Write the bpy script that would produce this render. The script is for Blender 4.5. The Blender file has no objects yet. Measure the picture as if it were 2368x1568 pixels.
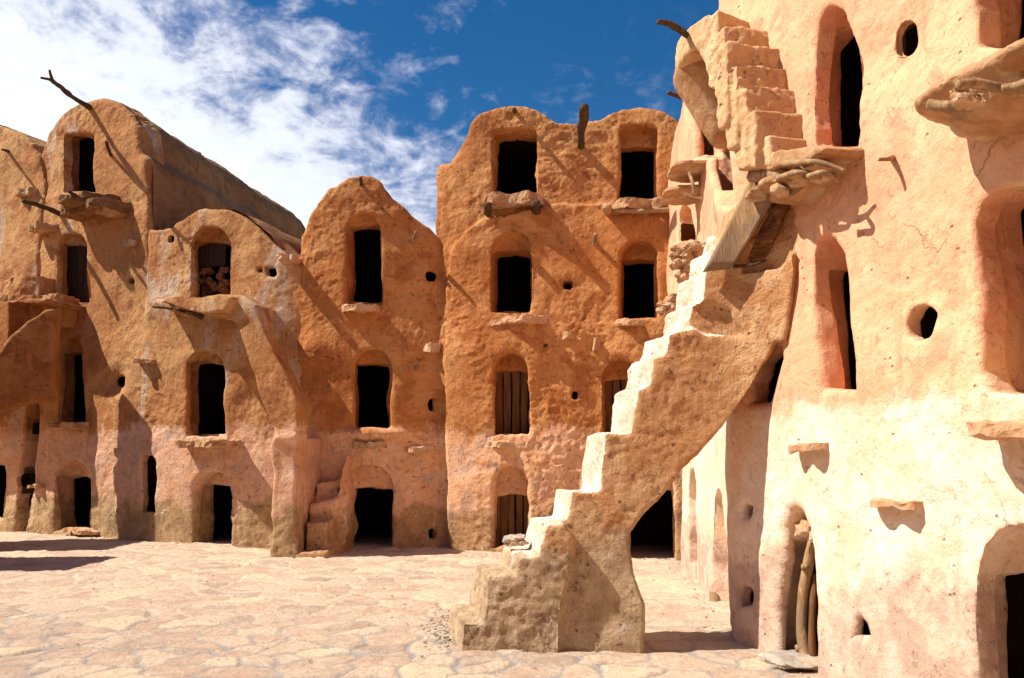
import bpy, math, random
import numpy as np
from mathutils import Vector
C = bpy.context.scene
R = math.radians
random.seed(5)

# ------------------------------------------------------------------ camera
PW, PH, F = 2368.0, 1568.0, 1840.0      # pixel frame the photograph was measured in
TH, EYE = R(8.2), 1.62
cam = bpy.data.objects.new('camera', bpy.data.cameras.new('camera'))
C.collection.objects.link(cam)
cam.location = (0, 0, EYE); cam.rotation_euler = (math.pi / 2 + TH, 0, 0)
cam.data.sensor_width = 36; cam.data.lens = F / PW * 36
cam.data.clip_start = .05; cam.data.clip_end = 2000
C.camera = cam
C.view_settings.view_transform = 'Standard'; C.view_settings.look = 'None'
C.view_settings.gamma = 1; C.view_settings.use_curve_mapping = False
C.view_settings.exposure = 0.68

# ------------------------------------------------------------------ light
AZ, EL = R(7), R(50)                    # sun from the left, AZ towards the camera side
S = Vector((-math.cos(AZ) * math.cos(EL), -math.sin(AZ) * math.cos(EL), math.sin(EL)))
sun = bpy.data.objects.new('sun', bpy.data.lights.new('sun', 'SUN'))
C.collection.objects.link(sun)
sun.data.energy = 5.0; sun.data.angle = R(.53); sun.data.color = (1, .93, .82)
sun.rotation_euler = S.to_track_quat('Z', 'Y').to_euler()
SUNROT = math.atan2(S.x, S.y)

def pix_dir(px, py):
    a, b = (px - PW / 2) / F, -(py - PH / 2) / F
    return np.array([a, math.cos(TH) - b * math.sin(TH), math.sin(TH) + b * math.cos(TH)])

# ------------------------------------------------------------------ node helpers
class NT:
    def __init__(s, tree):
        s.t = tree; s.t.nodes.clear()
    def n(s, typ, ins=None, **kw):
        nd = s.t.nodes.new(typ)
        for k, v in kw.items(): setattr(nd, k, v)
        for k, v in (ins or {}).items(): s.put(nd.inputs[k], v)
        return nd
    def put(s, sock, v):
        if isinstance(v, bpy.types.NodeSocket): s.t.links.new(v, sock)
        elif isinstance(v, bpy.types.Node): s.t.links.new(v.outputs[0], sock)
        elif hasattr(sock.default_value, '__len__') and not hasattr(v, '__len__'): sock.default_value = [v] * len(sock.default_value)
        elif hasattr(v, '__len__') and len(v) == 3 and len(sock.default_value) == 4: sock.default_value = (*v, 1)
        else: sock.default_value = v
    def m(s, op, a, b=0.0, c=0.0, clamp=False):
        nd = s.t.nodes.new('ShaderNodeMath'); nd.operation = op; nd.use_clamp = clamp
        for i, v in enumerate((a, b, c)): s.put(nd.inputs[i], v)
        return nd.outputs[0]
    def mix(s, f, a, b, bt='MIX'):
        nd = s.t.nodes.new('ShaderNodeMix'); nd.data_type = 'RGBA'; nd.blend_type = bt
        s.put(nd.inputs[0], f); s.put(nd.inputs[6], a); s.put(nd.inputs[7], b)
        return nd.outputs[2]
    def ramp(s, v, lo, hi):
        nd = s.t.nodes.new('ShaderNodeMapRange'); nd.interpolation_type = 'SMOOTHSTEP'
        s.put(nd.inputs[0], v); nd.inputs[1].default_value = lo; nd.inputs[2].default_value = hi
        return nd.outputs[0]
    def noise(s, vec, scale, det=4, rough=.55, dist=0):
        nd = s.n('ShaderNodeTexNoise', {'Vector': vec, 'Scale': scale, 'Detail': det, 'Roughness': rough, 'Distortion': dist})
        return nd.outputs[0]
    def sc(s, vec, x, y, z, off=0):
        nd = s.n('ShaderNodeMapping', {'Vector': vec, 'Scale': (x, y, z), 'Location': (off, off * 1.7, off * .6)})
        return nd.outputs[0]

def new_mat(name):
    m = bpy.data.materials.new(name); m.use_nodes = True
    return m, NT(m.node_tree)

def finish(t, col, bump, rough=.95, dist=.02, strength=1):
    b = t.n('ShaderNodeBump', {'Height': bump, 'Distance': dist, 'Strength': strength})
    p = t.n('ShaderNodeBsdfPrincipled', {'Base Color': col, 'Roughness': rough, 'Normal': b.outputs[0]})
    p.inputs['Specular IOR Level'].default_value = .15
    t.n('ShaderNodeOutputMaterial', {'Surface': p.outputs[0]})

def adobe(name, cA, cB, cC, band=None, bandcol=(.66, .45, .33), base=(.42, .30, .18), baseh=.75, pits=1.0, seed=0.0, greyamt=.5, drips=0.0, bd=.045, chips=1.0, pale=False):
    """mud plaster: three mottled tones, a paler coat up to `band`, dirty foot, cracks, pits"""
    m, t = new_mat(name)
    pos = t.n('ShaderNodeNewGeometry').outputs['Position']
    P = t.sc(pos, 1, 1, 1, seed)
    z = t.n('ShaderNodeSeparateXYZ', {0: pos}).outputs[2]
    big = t.noise(P, .55, 5, .6, .6)
    mid = t.noise(P, 2.1, 6, .62, .8)
    fine = t.noise(P, 9, 6, .65)
    brush = t.noise(t.sc(P, 5, 5, 1.1), 1.6, 5, .6, .5)          # vertical smears of the hand-laid coat
    col = t.mix(t.ramp(big, .42, .58), cA, cB)
    col = t.mix(t.m('MULTIPLY', t.ramp(mid, .49, .61), .8), col, cC)
    col = t.mix(t.m('MULTIPLY', t.ramp(brush, .5, .75), .35), col, tuple(min(1, c * 1.18 + .02) for c in cA))
    if band is not None:
        e = t.m('ADD', z, t.m('MULTIPLY', t.m('SUBTRACT', t.noise(P, 1.6, 8, .68, .6), .5), 1.0))
        k = t.m('SUBTRACT', 1.0, t.ramp(e, band - .10, band + .10))
        bc = t.mix(t.ramp(t.noise(P, 1.9, 5, .6, .4), .4, .62), bandcol, tuple(c * f for c, f in zip(bandcol, (.93, .84, .72))))
        bc = t.mix(t.m('MULTIPLY', t.ramp(t.noise(t.sc(P, 1, 1, .6, 7), 3.2, 5, .6), .58, .66), greyamt), bc, (.40, .36, .34))
        col = t.mix(t.m('MULTIPLY', k, t.m('ADD', .72, t.m('MULTIPLY', brush, .4))), col, bc)
    fe = t.m('ADD', z, t.m('MULTIPLY', t.m('SUBTRACT', t.noise(P, 1.7, 6, .65), .5), 1.3))
    fk = t.m('SUBTRACT', 1.0, t.ramp(fe, baseh - .12, baseh + .12))
    bs = t.mix(t.ramp(t.noise(P, 4.2, 6, .7), .42, .62), base, tuple(c * f for c, f in zip(base, (.62, .58, .6))))
    bs = t.mix(t.ramp(t.noise(P, 2.7, 7, .7, 1.0), .60, .66), bs, (.62, .50, .42))     # salt bloom
    col = t.mix(t.m('MULTIPLY', fk, .85), col, bs)
    col = t.mix(t.m('MULTIPLY', t.ramp(t.noise(t.sc(P, 4, 4, .35), 1.3, 4, .6), .6, .72), .4), col, tuple(c * .72 for c in cC))   # run-off streaks
    if drips: col = t.mix(t.m('MULTIPLY', t.ramp(t.noise(t.sc(P, 1, 1, .28, 3.3), 1.15, 5, .62, .5), .56, .64), drips), col, (.56, .44, .34))
    col = t.mix(t.m('MULTIPLY', t.ramp(fine, .35, .7), .28), col, tuple(c * .78 for c in cB))
    if pale:                                            # paler tone on upward and left-facing sides, ragged at its edge
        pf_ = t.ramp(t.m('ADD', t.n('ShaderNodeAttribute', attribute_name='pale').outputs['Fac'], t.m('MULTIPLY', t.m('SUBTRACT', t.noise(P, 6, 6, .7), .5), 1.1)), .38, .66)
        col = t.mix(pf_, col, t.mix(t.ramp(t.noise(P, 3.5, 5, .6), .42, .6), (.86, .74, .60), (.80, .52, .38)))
    # cracks
    wv = t.n('ShaderNodeVectorMath', {0: P, 1: t.n('ShaderNodeVectorMath', {0: t.n('ShaderNodeTexNoise', {'Vector': P, 'Scale': 2.5, 'Detail': 5}).outputs[1], 1: (.9, .9, .9)}, operation='MULTIPLY').outputs[0]}, operation='ADD').outputs[0]
    vo = t.n('ShaderNodeTexVoronoi', {'Vector': wv, 'Scale': .9}, feature='DISTANCE_TO_EDGE').outputs[0]
    ck = t.m('MULTIPLY', t.m('SUBTRACT', 1.0, t.ramp(vo, .002, .012)), t.ramp(t.noise(P, 1.1, 3), .60, .70))
    col = t.mix(t.m('MULTIPLY', ck, .4), col, tuple(c * .35 for c in cC))
    # pits
    pv = t.n('ShaderNodeTexVoronoi', {'Vector': P, 'Scale': 11.0}); pd = pv.outputs[0]
    pr = t.n('ShaderNodeSeparateColor', {0: pv.outputs[1]}).outputs[0]
    pit = t.m('MULTIPLY', t.m('SUBTRACT', 1.0, t.ramp(pd, .04, .2)), t.m('GREATER_THAN', pr, .82))
    col = t.mix(t.m('MULTIPLY', pit, .45), col, tuple(c * .4 for c in cC))
    h = t.m('ADD', t.m('MULTIPLY', t.noise(P, 5, 5, .62, .4), 1.0), t.m('MULTIPLY', t.noise(P, 19, 6, .7), .45))
    h = t.m('ADD', h, t.m('MULTIPLY', t.noise(t.sc(P, 14, 14, 3), 3, 3, .6), .18))
    h = t.m('ADD', h, t.m('MULTIPLY', t.noise(P, 70, 4, .7), .16))
    chip = t.ramp(t.noise(P, 13, 7, .72, .8), .60, .645); h = t.m('SUBTRACT', h, t.m('MULTIPLY', chip, .35 * chips)); col = t.mix(t.m('MULTIPLY', chip, .3 * chips), col, tuple(c * .6 for c in cC))
    h = t.m('SUBTRACT', h, t.m('MULTIPLY', pit, .8 * pits))
    h = t.m('SUBTRACT', h, t.m('MULTIPLY', ck, .35))
    finish(t, col, h, .96, bd)
    return m

def simple(name, a, b, scale=6, stretch=(1, 1, 1), dist=.01, rough=.9, c=None, det=6):
    m, t = new_mat(name)
    P = t.n('ShaderNodeTexCoord').outputs['Object']
    v = t.sc(P, *stretch)
    n1 = t.noise(v, scale, det, .65, .6); n2 = t.noise(v, scale * 4, 5, .7)
    col = t.mix(t.ramp(n1, .38, .64), a, b)
    if c: col = t.mix(t.ramp(t.noise(P, scale * .6, 4), .52, .62), col, c)
    col = t.mix(t.m('MULTIPLY', t.ramp(n2, .4, .75), .35), col, tuple(x * .6 for x in b))
    finish(t, col, t.m('ADD', n1, t.m('MULTIPLY', n2, .5)), rough, dist)
    return m

M = {}
M['back'] = adobe('ochre_plaster', (.56, .265, .10), (.47, .18, .055), (.37, .125, .035), band=2.0, bandcol=(.80, .49, .31), base=(.46, .28, .13), baseh=.62)
M['left'] = adobe('sandy_plaster', (.52, .285, .12), (.43, .19, .07), (.34, .13, .045), band=2.12, bandcol=(.74, .46, .32), base=(.45, .32, .16), baseh=.72, seed=4, drips=.7)
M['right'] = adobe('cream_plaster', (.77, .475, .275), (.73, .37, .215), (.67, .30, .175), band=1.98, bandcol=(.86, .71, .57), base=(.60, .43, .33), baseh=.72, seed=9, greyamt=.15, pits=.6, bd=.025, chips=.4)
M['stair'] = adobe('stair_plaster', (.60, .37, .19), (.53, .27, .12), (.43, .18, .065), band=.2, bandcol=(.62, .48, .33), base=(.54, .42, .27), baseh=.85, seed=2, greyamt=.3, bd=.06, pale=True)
M['red'] = adobe('shade_dark_plaster', (.44, .20, .075), (.36, .14, .04), (.27, .095, .025), band=None, baseh=.2, seed=14)  # arched stair: the shade on its face is put into this darker colour
M['flight'] = adobe('flight_plaster', (.70, .47, .27), (.62, .38, .20), (.55, .31, .15), baseh=.0, seed=17, bd=.035, chips=.6)
M['brown_stone'] = simple('brown_split_stone', (.30, .155, .07), (.20, .09, .035), 6, (1, 1, 3), .03)
M['roof'] = adobe('weathered_roof_plaster', (.36, .19, .085), (.29, .135, .055), (.22, .10, .04), seed=6, pits=2)
M['wood'] = simple('weathered_wood', (.11, .065, .036), (.05, .03, .018), 5, (6, 6, .8), .012)
M['pale_wood'] = simple('pale_driftwood', (.44, .28, .15), (.27, .155, .075), 4, (5, 5, 1.2), .015, c=(.26, .17, .10))
M['plank'] = simple('door_plank_wood', (.20, .095, .042), (.10, .045, .02), 3, (9, 9, .5), .01)
M['dark_plank'] = simple('dark_plank_wood', (.07, .04, .025), (.03, .018, .012), 3, (9, 9, .5), .01)
M['fibre'] = simple('palm_fibre_matting', (.30, .13, .05), (.20, .08, .03), 4, (1.5, 1.5, 14), .03)
M['slab'] = simple('ledge_stone', (.48, .28, .145), (.38, .19, .085), 5, (1, 1, 1), .03, c=(.54, .37, .23))
M['pale_slab'] = simple('pale_ledge_stone', (.58, .34, .19), (.50, .26, .13), 5, (1, 1, 1), .02, c=(.52, .36, .24))  # paler tone of the ledge stone
M['grey_slab'] = simple('grey_stone', (.42, .36, .30), (.30, .26, .22), 6, (1, 1, 1), .02, c=(.52, .40, .28))
M['dark'] = simple('shade_dark_interior', (.035, .022, .014), (.02, .013, .009), 2)  # shade of the deep rooms put into a near-black colour

# ------------------------------------------------------------------ world
w = bpy.data.worlds.new('World'); C.world = w; w.use_nodes = True
t = NT(w.node_tree)
sky = t.n('ShaderNodeTexSky', sky_type='NISHITA', sun_disc=False, sun_elevation=EL, sun_rotation=SUNROT, altitude=400, air_density=1.0, dust_density=.2, ozone_density=3.0)
D = t.n('ShaderNodeTexCoord').outputs['Generated']
hs = t.n('ShaderNodeHueSaturation', {'Hue': .5, 'Saturation': 1.36, 'Value': 1.32, 'Color': sky.outputs[0]})
sep = t.n('ShaderNodeSeparateXYZ', {0: D})
dz = t.m('MAXIMUM', sep.outputs[2], .04)
cp = t.n('ShaderNodeCombineXYZ', {0: t.m('DIVIDE', sep.outputs[0], dz), 1: t.m('DIVIDE', sep.outputs[1], dz), 2: 0.0}).outputs[0]
d1, d2 = pix_dir(480, 0), pix_dir(1010, 470)
nn = np.cross(d1, d2); nn = nn / np.linalg.norm(nn)
if np.dot(nn, pix_dir(200, 400)) < 0: nn = -nn
side = t.n('ShaderNodeVectorMath', {0: D, 1: tuple(nn)}, operation='DOT_PRODUCT').outputs['Value']
n1 = t.noise(t.sc(D, 1, 1, 1.5, 3.1), 3.2, 6, .6, .3)
n2 = t.noise(t.sc(D, 1, 1, 1.7, 1.2), 12, 8, .62, .5)
n3 = t.noise(t.sc(D, 1, 1, 1.5, 8.2), 34, 4, .6, .3)
nz = t.m('ADD', t.m('MULTIPLY', n1, .34), t.m('ADD', t.m('MULTIPLY', n2, .42), t.m('MULTIPLY', n3, .24)))
cv = t.m('ADD', nz, t.m('MULTIPLY', t.m('MINIMUM', t.m('MAXIMUM', side, -.2), .3), .95))
cov = t.m('MAXIMUM', t.ramp(cv, .405, .575), t.m('MULTIPLY', t.ramp(nz, .50, .64), t.ramp(side, -.42, .0)))
cc = t.mix(t.ramp(cv, .45, .64), (6.8, 7.1, 9.6), (13.6, 14.2, 14.8))
cc = t.mix(t.m('MULTIPLY', t.ramp(n2, .42, .60), .22), cc, (8.6, 9.8, 12.6))
colr = t.mix(t.m('MULTIPLY', cov, .93), hs.outputs[0], cc)
bg = t.n('ShaderNodeBackground', {'Color': colr, 'Strength': .05})
t.n('ShaderNodeOutputWorld', {'Surface': bg.outputs[0]})

# ------------------------------------------------------------------ numpy noise
_rng = np.random.RandomState(11)
_T = _rng.rand(64, 64, 64).astype(np.float32) * 2 - 1
def vnoise(p):
    p = np.asarray(p, np.float32); i = np.floor(p).astype(np.int64); f = p - i
    f = f * f * f * (f * (f * 6 - 15) + 10); i &= 63; j = (i + 1) & 63
    x0, y0, z0 = i[..., 0], i[..., 1], i[..., 2]; x1, y1, z1 = j[..., 0], j[..., 1], j[..., 2]
    fx, fy, fz = f[..., 0], f[..., 1], f[..., 2]
    a = _T[x0, y0, z0] * (1 - fx) + _T[x1, y0, z0] * fx; b = _T[x0, y1, z0] * (1 - fx) + _T[x1, y1, z0] * fx
    c = _T[x0, y0, z1] * (1 - fx) + _T[x1, y0, z1] * fx; d = _T[x0, y1, z1] * (1 - fx) + _T[x1, y1, z1] * fx
    return (a * (1 - fy) + b * fy) * (1 - fz) + (c * (1 - fy) + d * fy) * fz
def fbm(p, s, octs=3, off=0.0, g=.5):
    out = 0; a = 1
    for k in range(octs):
        out = out + a * vnoise(np.asarray(p) * (s * 2.03 ** k) + off + 13.7 * k); a *= g
    return out

# ------------------------------------------------------------------ walls as curved sheets
class Path:
    """plan curve; (u, v, w) = along, up, into the wall; lean = metres inward per metre of height"""
    def __init__(s, pts, lean=0.0):
        P = [np.array(p, float) for p in pts]
        P = [2 * P[0] - P[1]] + P + [2 * P[-1] - P[-2]]
        out = []
        for k in range(1, len(P) - 2):
            for q in np.linspace(0, 1, 40, endpoint=False):
                a, b, c, d = P[k - 1:k + 3]
                out.append(.5 * (2 * b + (c - a) * q + (2 * a - 5 * b + 4 * c - d) * q * q + (3 * b - a - 3 * c + d) * q ** 3))
        out.append(P[-2]); s.P = np.array(out)
        d = np.diff(s.P, axis=0); L = np.hypot(d[:, 0], d[:, 1])
        s.u = np.concatenate([[0], np.cumsum(L)]); s.len = s.u[-1]; s.lean = lean
        T = np.gradient(s.P, s.u, axis=0); T /= np.hypot(T[:, 0], T[:, 1])[:, None]
        s.N = np.stack([-T[:, 1], T[:, 0]], 1)                 # left of travel = into the wall
    def map(s, q):
        q = np.asarray(q, float); u = q[..., 0]
        w = q[..., 2] + s.lean * q[..., 1]
        uc = np.clip(u, 0, s.len)
        x = np.interp(uc, s.u, s.P[:, 0]); y = np.interp(uc, s.u, s.P[:, 1])
        nx = np.interp(uc, s.u, s.N[:, 0]); ny = np.interp(uc, s.u, s.N[:, 1])
        e = u - uc
        return np.stack([x + nx * w + ny * e, y + ny * w - nx * e, q[..., 1]], -1)
    def px(s, x, y, w=0.0):
        d = pix_dir(x, y); v = 2.0
        for _ in range(6):
            Q = s.P + s.N * (w + s.lean * v)
            cr = Q[:, 0] * d[1] - Q[:, 1] * d[0]
            ok = np.where((cr[:-1] * cr[1:] <= 0) & (Q[:-1, 1] > 0))[0]
            if len(ok):
                ts = []
                for k in ok:
                    f = cr[k] / (cr[k] - cr[k + 1] + 1e-12)
                    pt = Q[k] * (1 - f) + Q[k + 1] * f
                    ts.append((np.dot(pt, d[:2]) / np.dot(d[:2], d[:2]), s.u[k] * (1 - f) + s.u[k + 1] * f))
                tt, u = min(ts)
            else:                                               # extend the ends in a straight line
                best = None
                for (a, b, u0) in ((0, 1, 0.0), (-1, -2, s.len)):
                    e = Q[a] - Q[b]; e /= np.hypot(*e)
                    A = np.array([[d[0], -e[0]], [d[1], -e[1]]]); r = np.linalg.solve(A, Q[a])
                    if r[1] >= 0 and r[0] > 0:
                        c = (r[0], u0 + r[1] if u0 else -r[1])
                        if best is None or c[0] < best[0]: best = c
                if best is None: best = (15, 0)
                tt, u = best
            v = EYE + d[2] * tt
        return np.array([u, v])
    def world(s, x, y, w=0.0):
        u, v = s.px(x, y, w); return s.map(np.array([u, v, w]))

def poly_sdf(P, X, Y):
    P = np.asarray(P, float); d = np.full(X.shape, 1e9); ins = np.zeros(X.shape, bool)
    for i in range(len(P)):
        a, b = P[i], P[(i + 1) % len(P)]; e = b - a
        wx, wy = X - a[0], Y - a[1]
        tt = np.clip((wx * e[0] + wy * e[1]) / max(e @ e, 1e-12), 0, 1)
        d = np.minimum(d, (wx - e[0] * tt) ** 2 + (wy - e[1] * tt) ** 2)
        c = ((a[1] > Y) != (b[1] > Y)) & (X < (b[0] - a[0]) * (Y - a[1]) / (b[1] - a[1] + 1e-12) + a[0])
        ins ^= c
    d = np.sqrt(d); return np.where(ins, -d, d)

def smin(a, b, k):
    if k <= 0: return np.minimum(a, b)
    h = np.maximum(k - np.abs(a - b), 0) / k
    return np.minimum(a, b) - h * h * k * .25
def smax(a, b, k): return -smin(-a, -b, k)

def arch(x0, x1, yt, yb, r=1.0, n=9):
    """pixel outline: arch of full rise when r = 1, near-square when r is small"""
    cx, hw = (x0 + x1) / 2, (x1 - x0) / 2; rise = min(hw * 1.05, (yb - yt) * .6) * r
    pts = [(x0, yb)]
    for k in range(n + 1):
        a = math.pi * (1 - k / n); ex = 1.0 if r > .8 else .5
        pts.append((cx + hw * math.copysign(abs(math.cos(a)) ** ex, math.cos(a)), yt + rise * (1 - math.sin(a) ** ex)))
    return pts + [(x1, yb)]

class Vol:
    def __init__(s, path, u0, u1, v0, v1, w0, w1, h):
        s.p, s.h = path, h; s.o = np.array([u0, v0, w0], float)
        s.n = [int(math.ceil((b - a) / h)) + 1 for a, b in ((u0, u1), (v0, v1), (w0, w1))]
        s.ax = [s.o[k] + h * np.arange(s.n[k]) for k in range(3)]
        s.f = np.full(s.n, 1.0, np.float32)
    def win(s, lo, hi):
        sl = []
        for k in range(3):
            a = max(0, int((lo[k] - s.o[k]) / s.h) - 1); b = min(s.n[k], int((hi[k] - s.o[k]) / s.h) + 3)
            sl.append(slice(a, max(a, b)))
        return tuple(sl)
    def uv(s, pts, w=0.0): return np.array([s.p.px(x, y, w) for x, y in pts])
    def prism(s, P, w0, w1, wob=.012, pad=.3, rs=0.0):
        lo = [P[:, 0].min() - pad, P[:, 1].min() - pad, w0 - pad]; hi = [P[:, 0].max() + pad, P[:, 1].max() + pad, w1 + pad]
        sl = s.win(lo, hi)
        U, V = np.meshgrid(s.ax[0][sl[0]], s.ax[1][sl[1]], indexing='ij')
        if U.size == 0: return sl, None
        d2 = poly_sdf(P, U, V) + rs
        if wob: d2 = d2 + wob * fbm(np.stack([U, V, U * 0 + w0 * 3], -1), 3.1, 3)
        W = s.ax[2][sl[2]][None, None, :]
        dw = np.maximum(w0 - W, W - w1)
        return sl, np.maximum(d2[:, :, None], dw).astype(np.float32) if rs == 0 else smax(d2[:, :, None], dw, rs * 2).astype(np.float32)
    def add(s, P, w0, w1, k=.04, wob=.012, rs=0.0):
        sl, d = s.prism(P, w0, w1, wob, rs=rs)
        if d is not None: s.f[sl] = smin(s.f[sl], d, k)
    def cut(s, P, w0, w1, k=.04, wob=.012, rs=0.0):
        sl, d = s.prism(P, w0, w1, wob, rs=rs)
        if d is not None: s.f[sl] = smax(s.f[sl], -d, k)
    def ball(s, c, r, k=.1, sub=False):
        r = np.array(r if hasattr(r, '__len__') else (r, r, r), float); c = np.array(c, float)
        sl = s.win(c - r - .3, c + r + .3)
        g = np.meshgrid(*[s.ax[i][sl[i]] for i in range(3)], indexing='ij')
        if g[0].size == 0: return
        q = np.sqrt(sum(((g[i] - c[i]) / r[i]) ** 2 for i in range(3)))
        d = ((q - 1) * r.min()).astype(np.float32)
        s.f[sl] = smax(s.f[sl], -d, k) if sub else smin(s.f[sl], d, k)
    def mesh(s, amps=(.045, .018, .007, .004), cull=None, seed=0.0, floor=-.25):
        f = s.f; n = f.shape; ins = f < 0
        c = np.zeros([k - 1 for k in n], np.uint8)
        sh = [(a, b, d) for a in (0, 1) for b in (0, 1) for d in (0, 1)]
        for a, b, d in sh: c += ins[a:n[0] - 1 + a, b:n[1] - 1 + b, d:n[2] - 1 + d]
        act = np.argwhere((c > 0) & (c < 8)); idx = np.full(c.shape, -1, np.int32)
        idx[tuple(act.T)] = np.arange(len(act))
        acc = np.zeros((len(act), 3)); cnt = np.zeros(len(act))
        for i, p0 in enumerate(sh):
            for axis in range(3):
                if p0[axis]: continue
                p1 = list(p0); p1[axis] = 1
                fa = f[tuple((act + p0).T)]; fb = f[tuple((act + p1).T)]
                m = (fa < 0) != (fb < 0); tt = np.where(m, fa / (fa - fb + 1e-12), 0)
                pt = np.array(p0, float)[None, :] + 0 * acc; pt[:, axis] += tt
                acc[m] += pt[m]; cnt[m] += 1
        V = s.o + s.h * (act + acc / cnt[:, None])
        Fs = []
        for axis in range(3):
            b, d = [(1, 2), (2, 0), (0, 1)][axis]
            sa = [slice(None)] * 3; sb = [slice(None)] * 3
            sa[axis] = slice(0, n[axis] - 1); sb[axis] = slice(1, n[axis])
            A, B = ins[tuple(sa)], ins[tuple(sb)]
            e = np.argwhere(A != B); e = e[(e[:, b] > 0) & (e[:, d] > 0) & (e[:, b] < n[b] - 1) & (e[:, d] < n[d] - 1)]
            fl = A[tuple(e.T)]
            q = []
            for (x, y) in ((0, 0), (-1, 0), (-1, -1), (0, -1)):
                k = e.copy(); k[:, b] += x; k[:, d] += y; q.append(idx[tuple(k.T)])
            q = np.stack(q, 1); q[fl] = q[fl][:, ::-1]; Fs.append(q)
        Fc = np.concatenate(Fs)
        if cull is not None:
            keep = ~np.all(V[Fc][:, :, 2] > cull, axis=1); Fc = Fc[keep]
        keep = ~np.all(V[Fc][:, :, 1] < floor, axis=1); Fc = Fc[keep]
        W = s.p.map(V)
        a = W[Fc[:, 2]] - W[Fc[:, 0]]; b2 = W[Fc[:, 3]] - W[Fc[:, 1]]; fn = np.cross(a, b2)
        N = np.zeros_like(W)
        for j in range(3):
            N[:, j] = sum(np.bincount(Fc[:, i], fn[:, j], len(W)) for i in range(4))
        N /= np.linalg.norm(N, axis=1)[:, None] + 1e-12
        Q = W + .12 * np.stack([vnoise(W * 3.1 + 7 * k_) for k_ in range(3)], 1)
        rough = np.clip(.55 + .9 * vnoise(W * .8 + 31 + seed), .12, 1.3)
        rg = .5 - np.abs(vnoise(Q * 6.1 + 9)) * 1.4
        disp = amps[0] * vnoise(W * .9 + seed) + amps[1] * vnoise(W * 2.7 + 5 + seed) + rough * (amps[2] * (.8 * rg + .6 * vnoise(Q * 9.7 + 2)) + amps[3] * (vnoise(W * 21 + 3) + .6 * vnoise(W * 43 + 8)))
        W = W + N * disp[:, None]
        used = np.unique(Fc); rm = np.full(len(W), -1); rm[used] = np.arange(len(used))
        return W[used], rm[Fc]

def np_mesh(name, V, Fc, mat, smooth=True):
    me = bpy.data.meshes.new(name)
    V = np.asarray(V, np.float32); Fc = np.asarray(Fc, np.int32); k = Fc.shape[1]
    me.vertices.add(len(V)); me.vertices.foreach_set('co', V.ravel())
    me.loops.add(Fc.size); me.loops.foreach_set('vertex_index', Fc.ravel())
    me.polygons.add(len(Fc)); me.polygons.foreach_set('loop_start', np.arange(0, Fc.size, k, dtype=np.int32))
    me.polygons.foreach_set('loop_total', np.full(len(Fc), k, np.int32))
    me.polygons.foreach_set('use_smooth', np.full(len(Fc), smooth))
    me.update(calc_edges=True); me.validate()
    me.materials.append(mat); return me

# ------------------------------------------------------------------ objects
def tag(o, label=None, cat=None, group=None, kind=None):
    for k, v in (('label', label), ('category', cat), ('group', group), ('kind', kind)):
        if v: o[k] = v
    return o
def thing(name, loc, label, cat, group=None):
    o = bpy.data.objects.new(name, None); C.collection.objects.link(o); o.location = [float(x) for x in loc]
    return tag(o, label, cat, group)
def origin(o):
    p = Vector((0, 0, 0))
    while o is not None: p += o.location; o = o.parent
    return p
def part(name, parent, V, Fc, mat, smooth=True, label=None, own=False):
    """mesh part given in world coordinates, stored relative to its parent"""
    V = np.asarray(V, float); off = np.array(origin(parent)) if parent is not None else np.zeros(3)
    loc = V.mean(0) if own else off
    if own or name in ('plank', 'wall', 'masonry') and not smooth:
        Fc = np.asarray(Fc); q = V[Fc] - V.mean(0)
        if np.sum(np.cross(q[:, 2] - q[:, 0], q[:, 3 if Fc.shape[1] > 3 else 1] - q[:, 1]) * q.mean(1)) < 0: Fc = Fc[:, ::-1]
    me = np_mesh(name, V - loc, Fc, mat, smooth)
    o = bpy.data.objects.new(name, me); C.collection.objects.link(o)
    if parent is not None: o.parent = parent
    o.location = [float(x) for x in (loc - off)]
    if label: o['label'] = label
    return o

def box_grid(nu, nv, nw):
    """unit-cube surface grid -> verts in 0..1 and quads"""
    key = {}; V = []; Fc = []
    def vid(p):
        if p not in key: key[p] = len(V); V.append((p[0] / nu, p[1] / nv, p[2] / nw))
        return key[p]
    n = (nu, nv, nw)
    for ax in range(3):
        b, c = (ax + 1) % 3, (ax + 2) % 3
        for side in (0, n[ax]):
            for i in range(n[b]):
                for j in range(n[c]):
                    q = []
                    for (x, y) in ((0, 0), (1, 0), (1, 1), (0, 1)):
                        p = [0, 0, 0]; p[ax] = side; p[b] = i + x; p[c] = j + y; q.append(vid(tuple(p)))
                    Fc.append(q if side else q[::-1])
    return np.array(V), np.array(Fc)
_bg = {}
def bgrid(*n):
    if n not in _bg: _bg[n] = box_grid(*n)
    return _bg[n]

def lump(V, c, seed, amp, s=4.0, octs=4):
    d = V - c; d /= np.linalg.norm(d, axis=1)[:, None] + 1e-9
    return V + d * (amp * fbm(V, s, octs, seed))[:, None]

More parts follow.
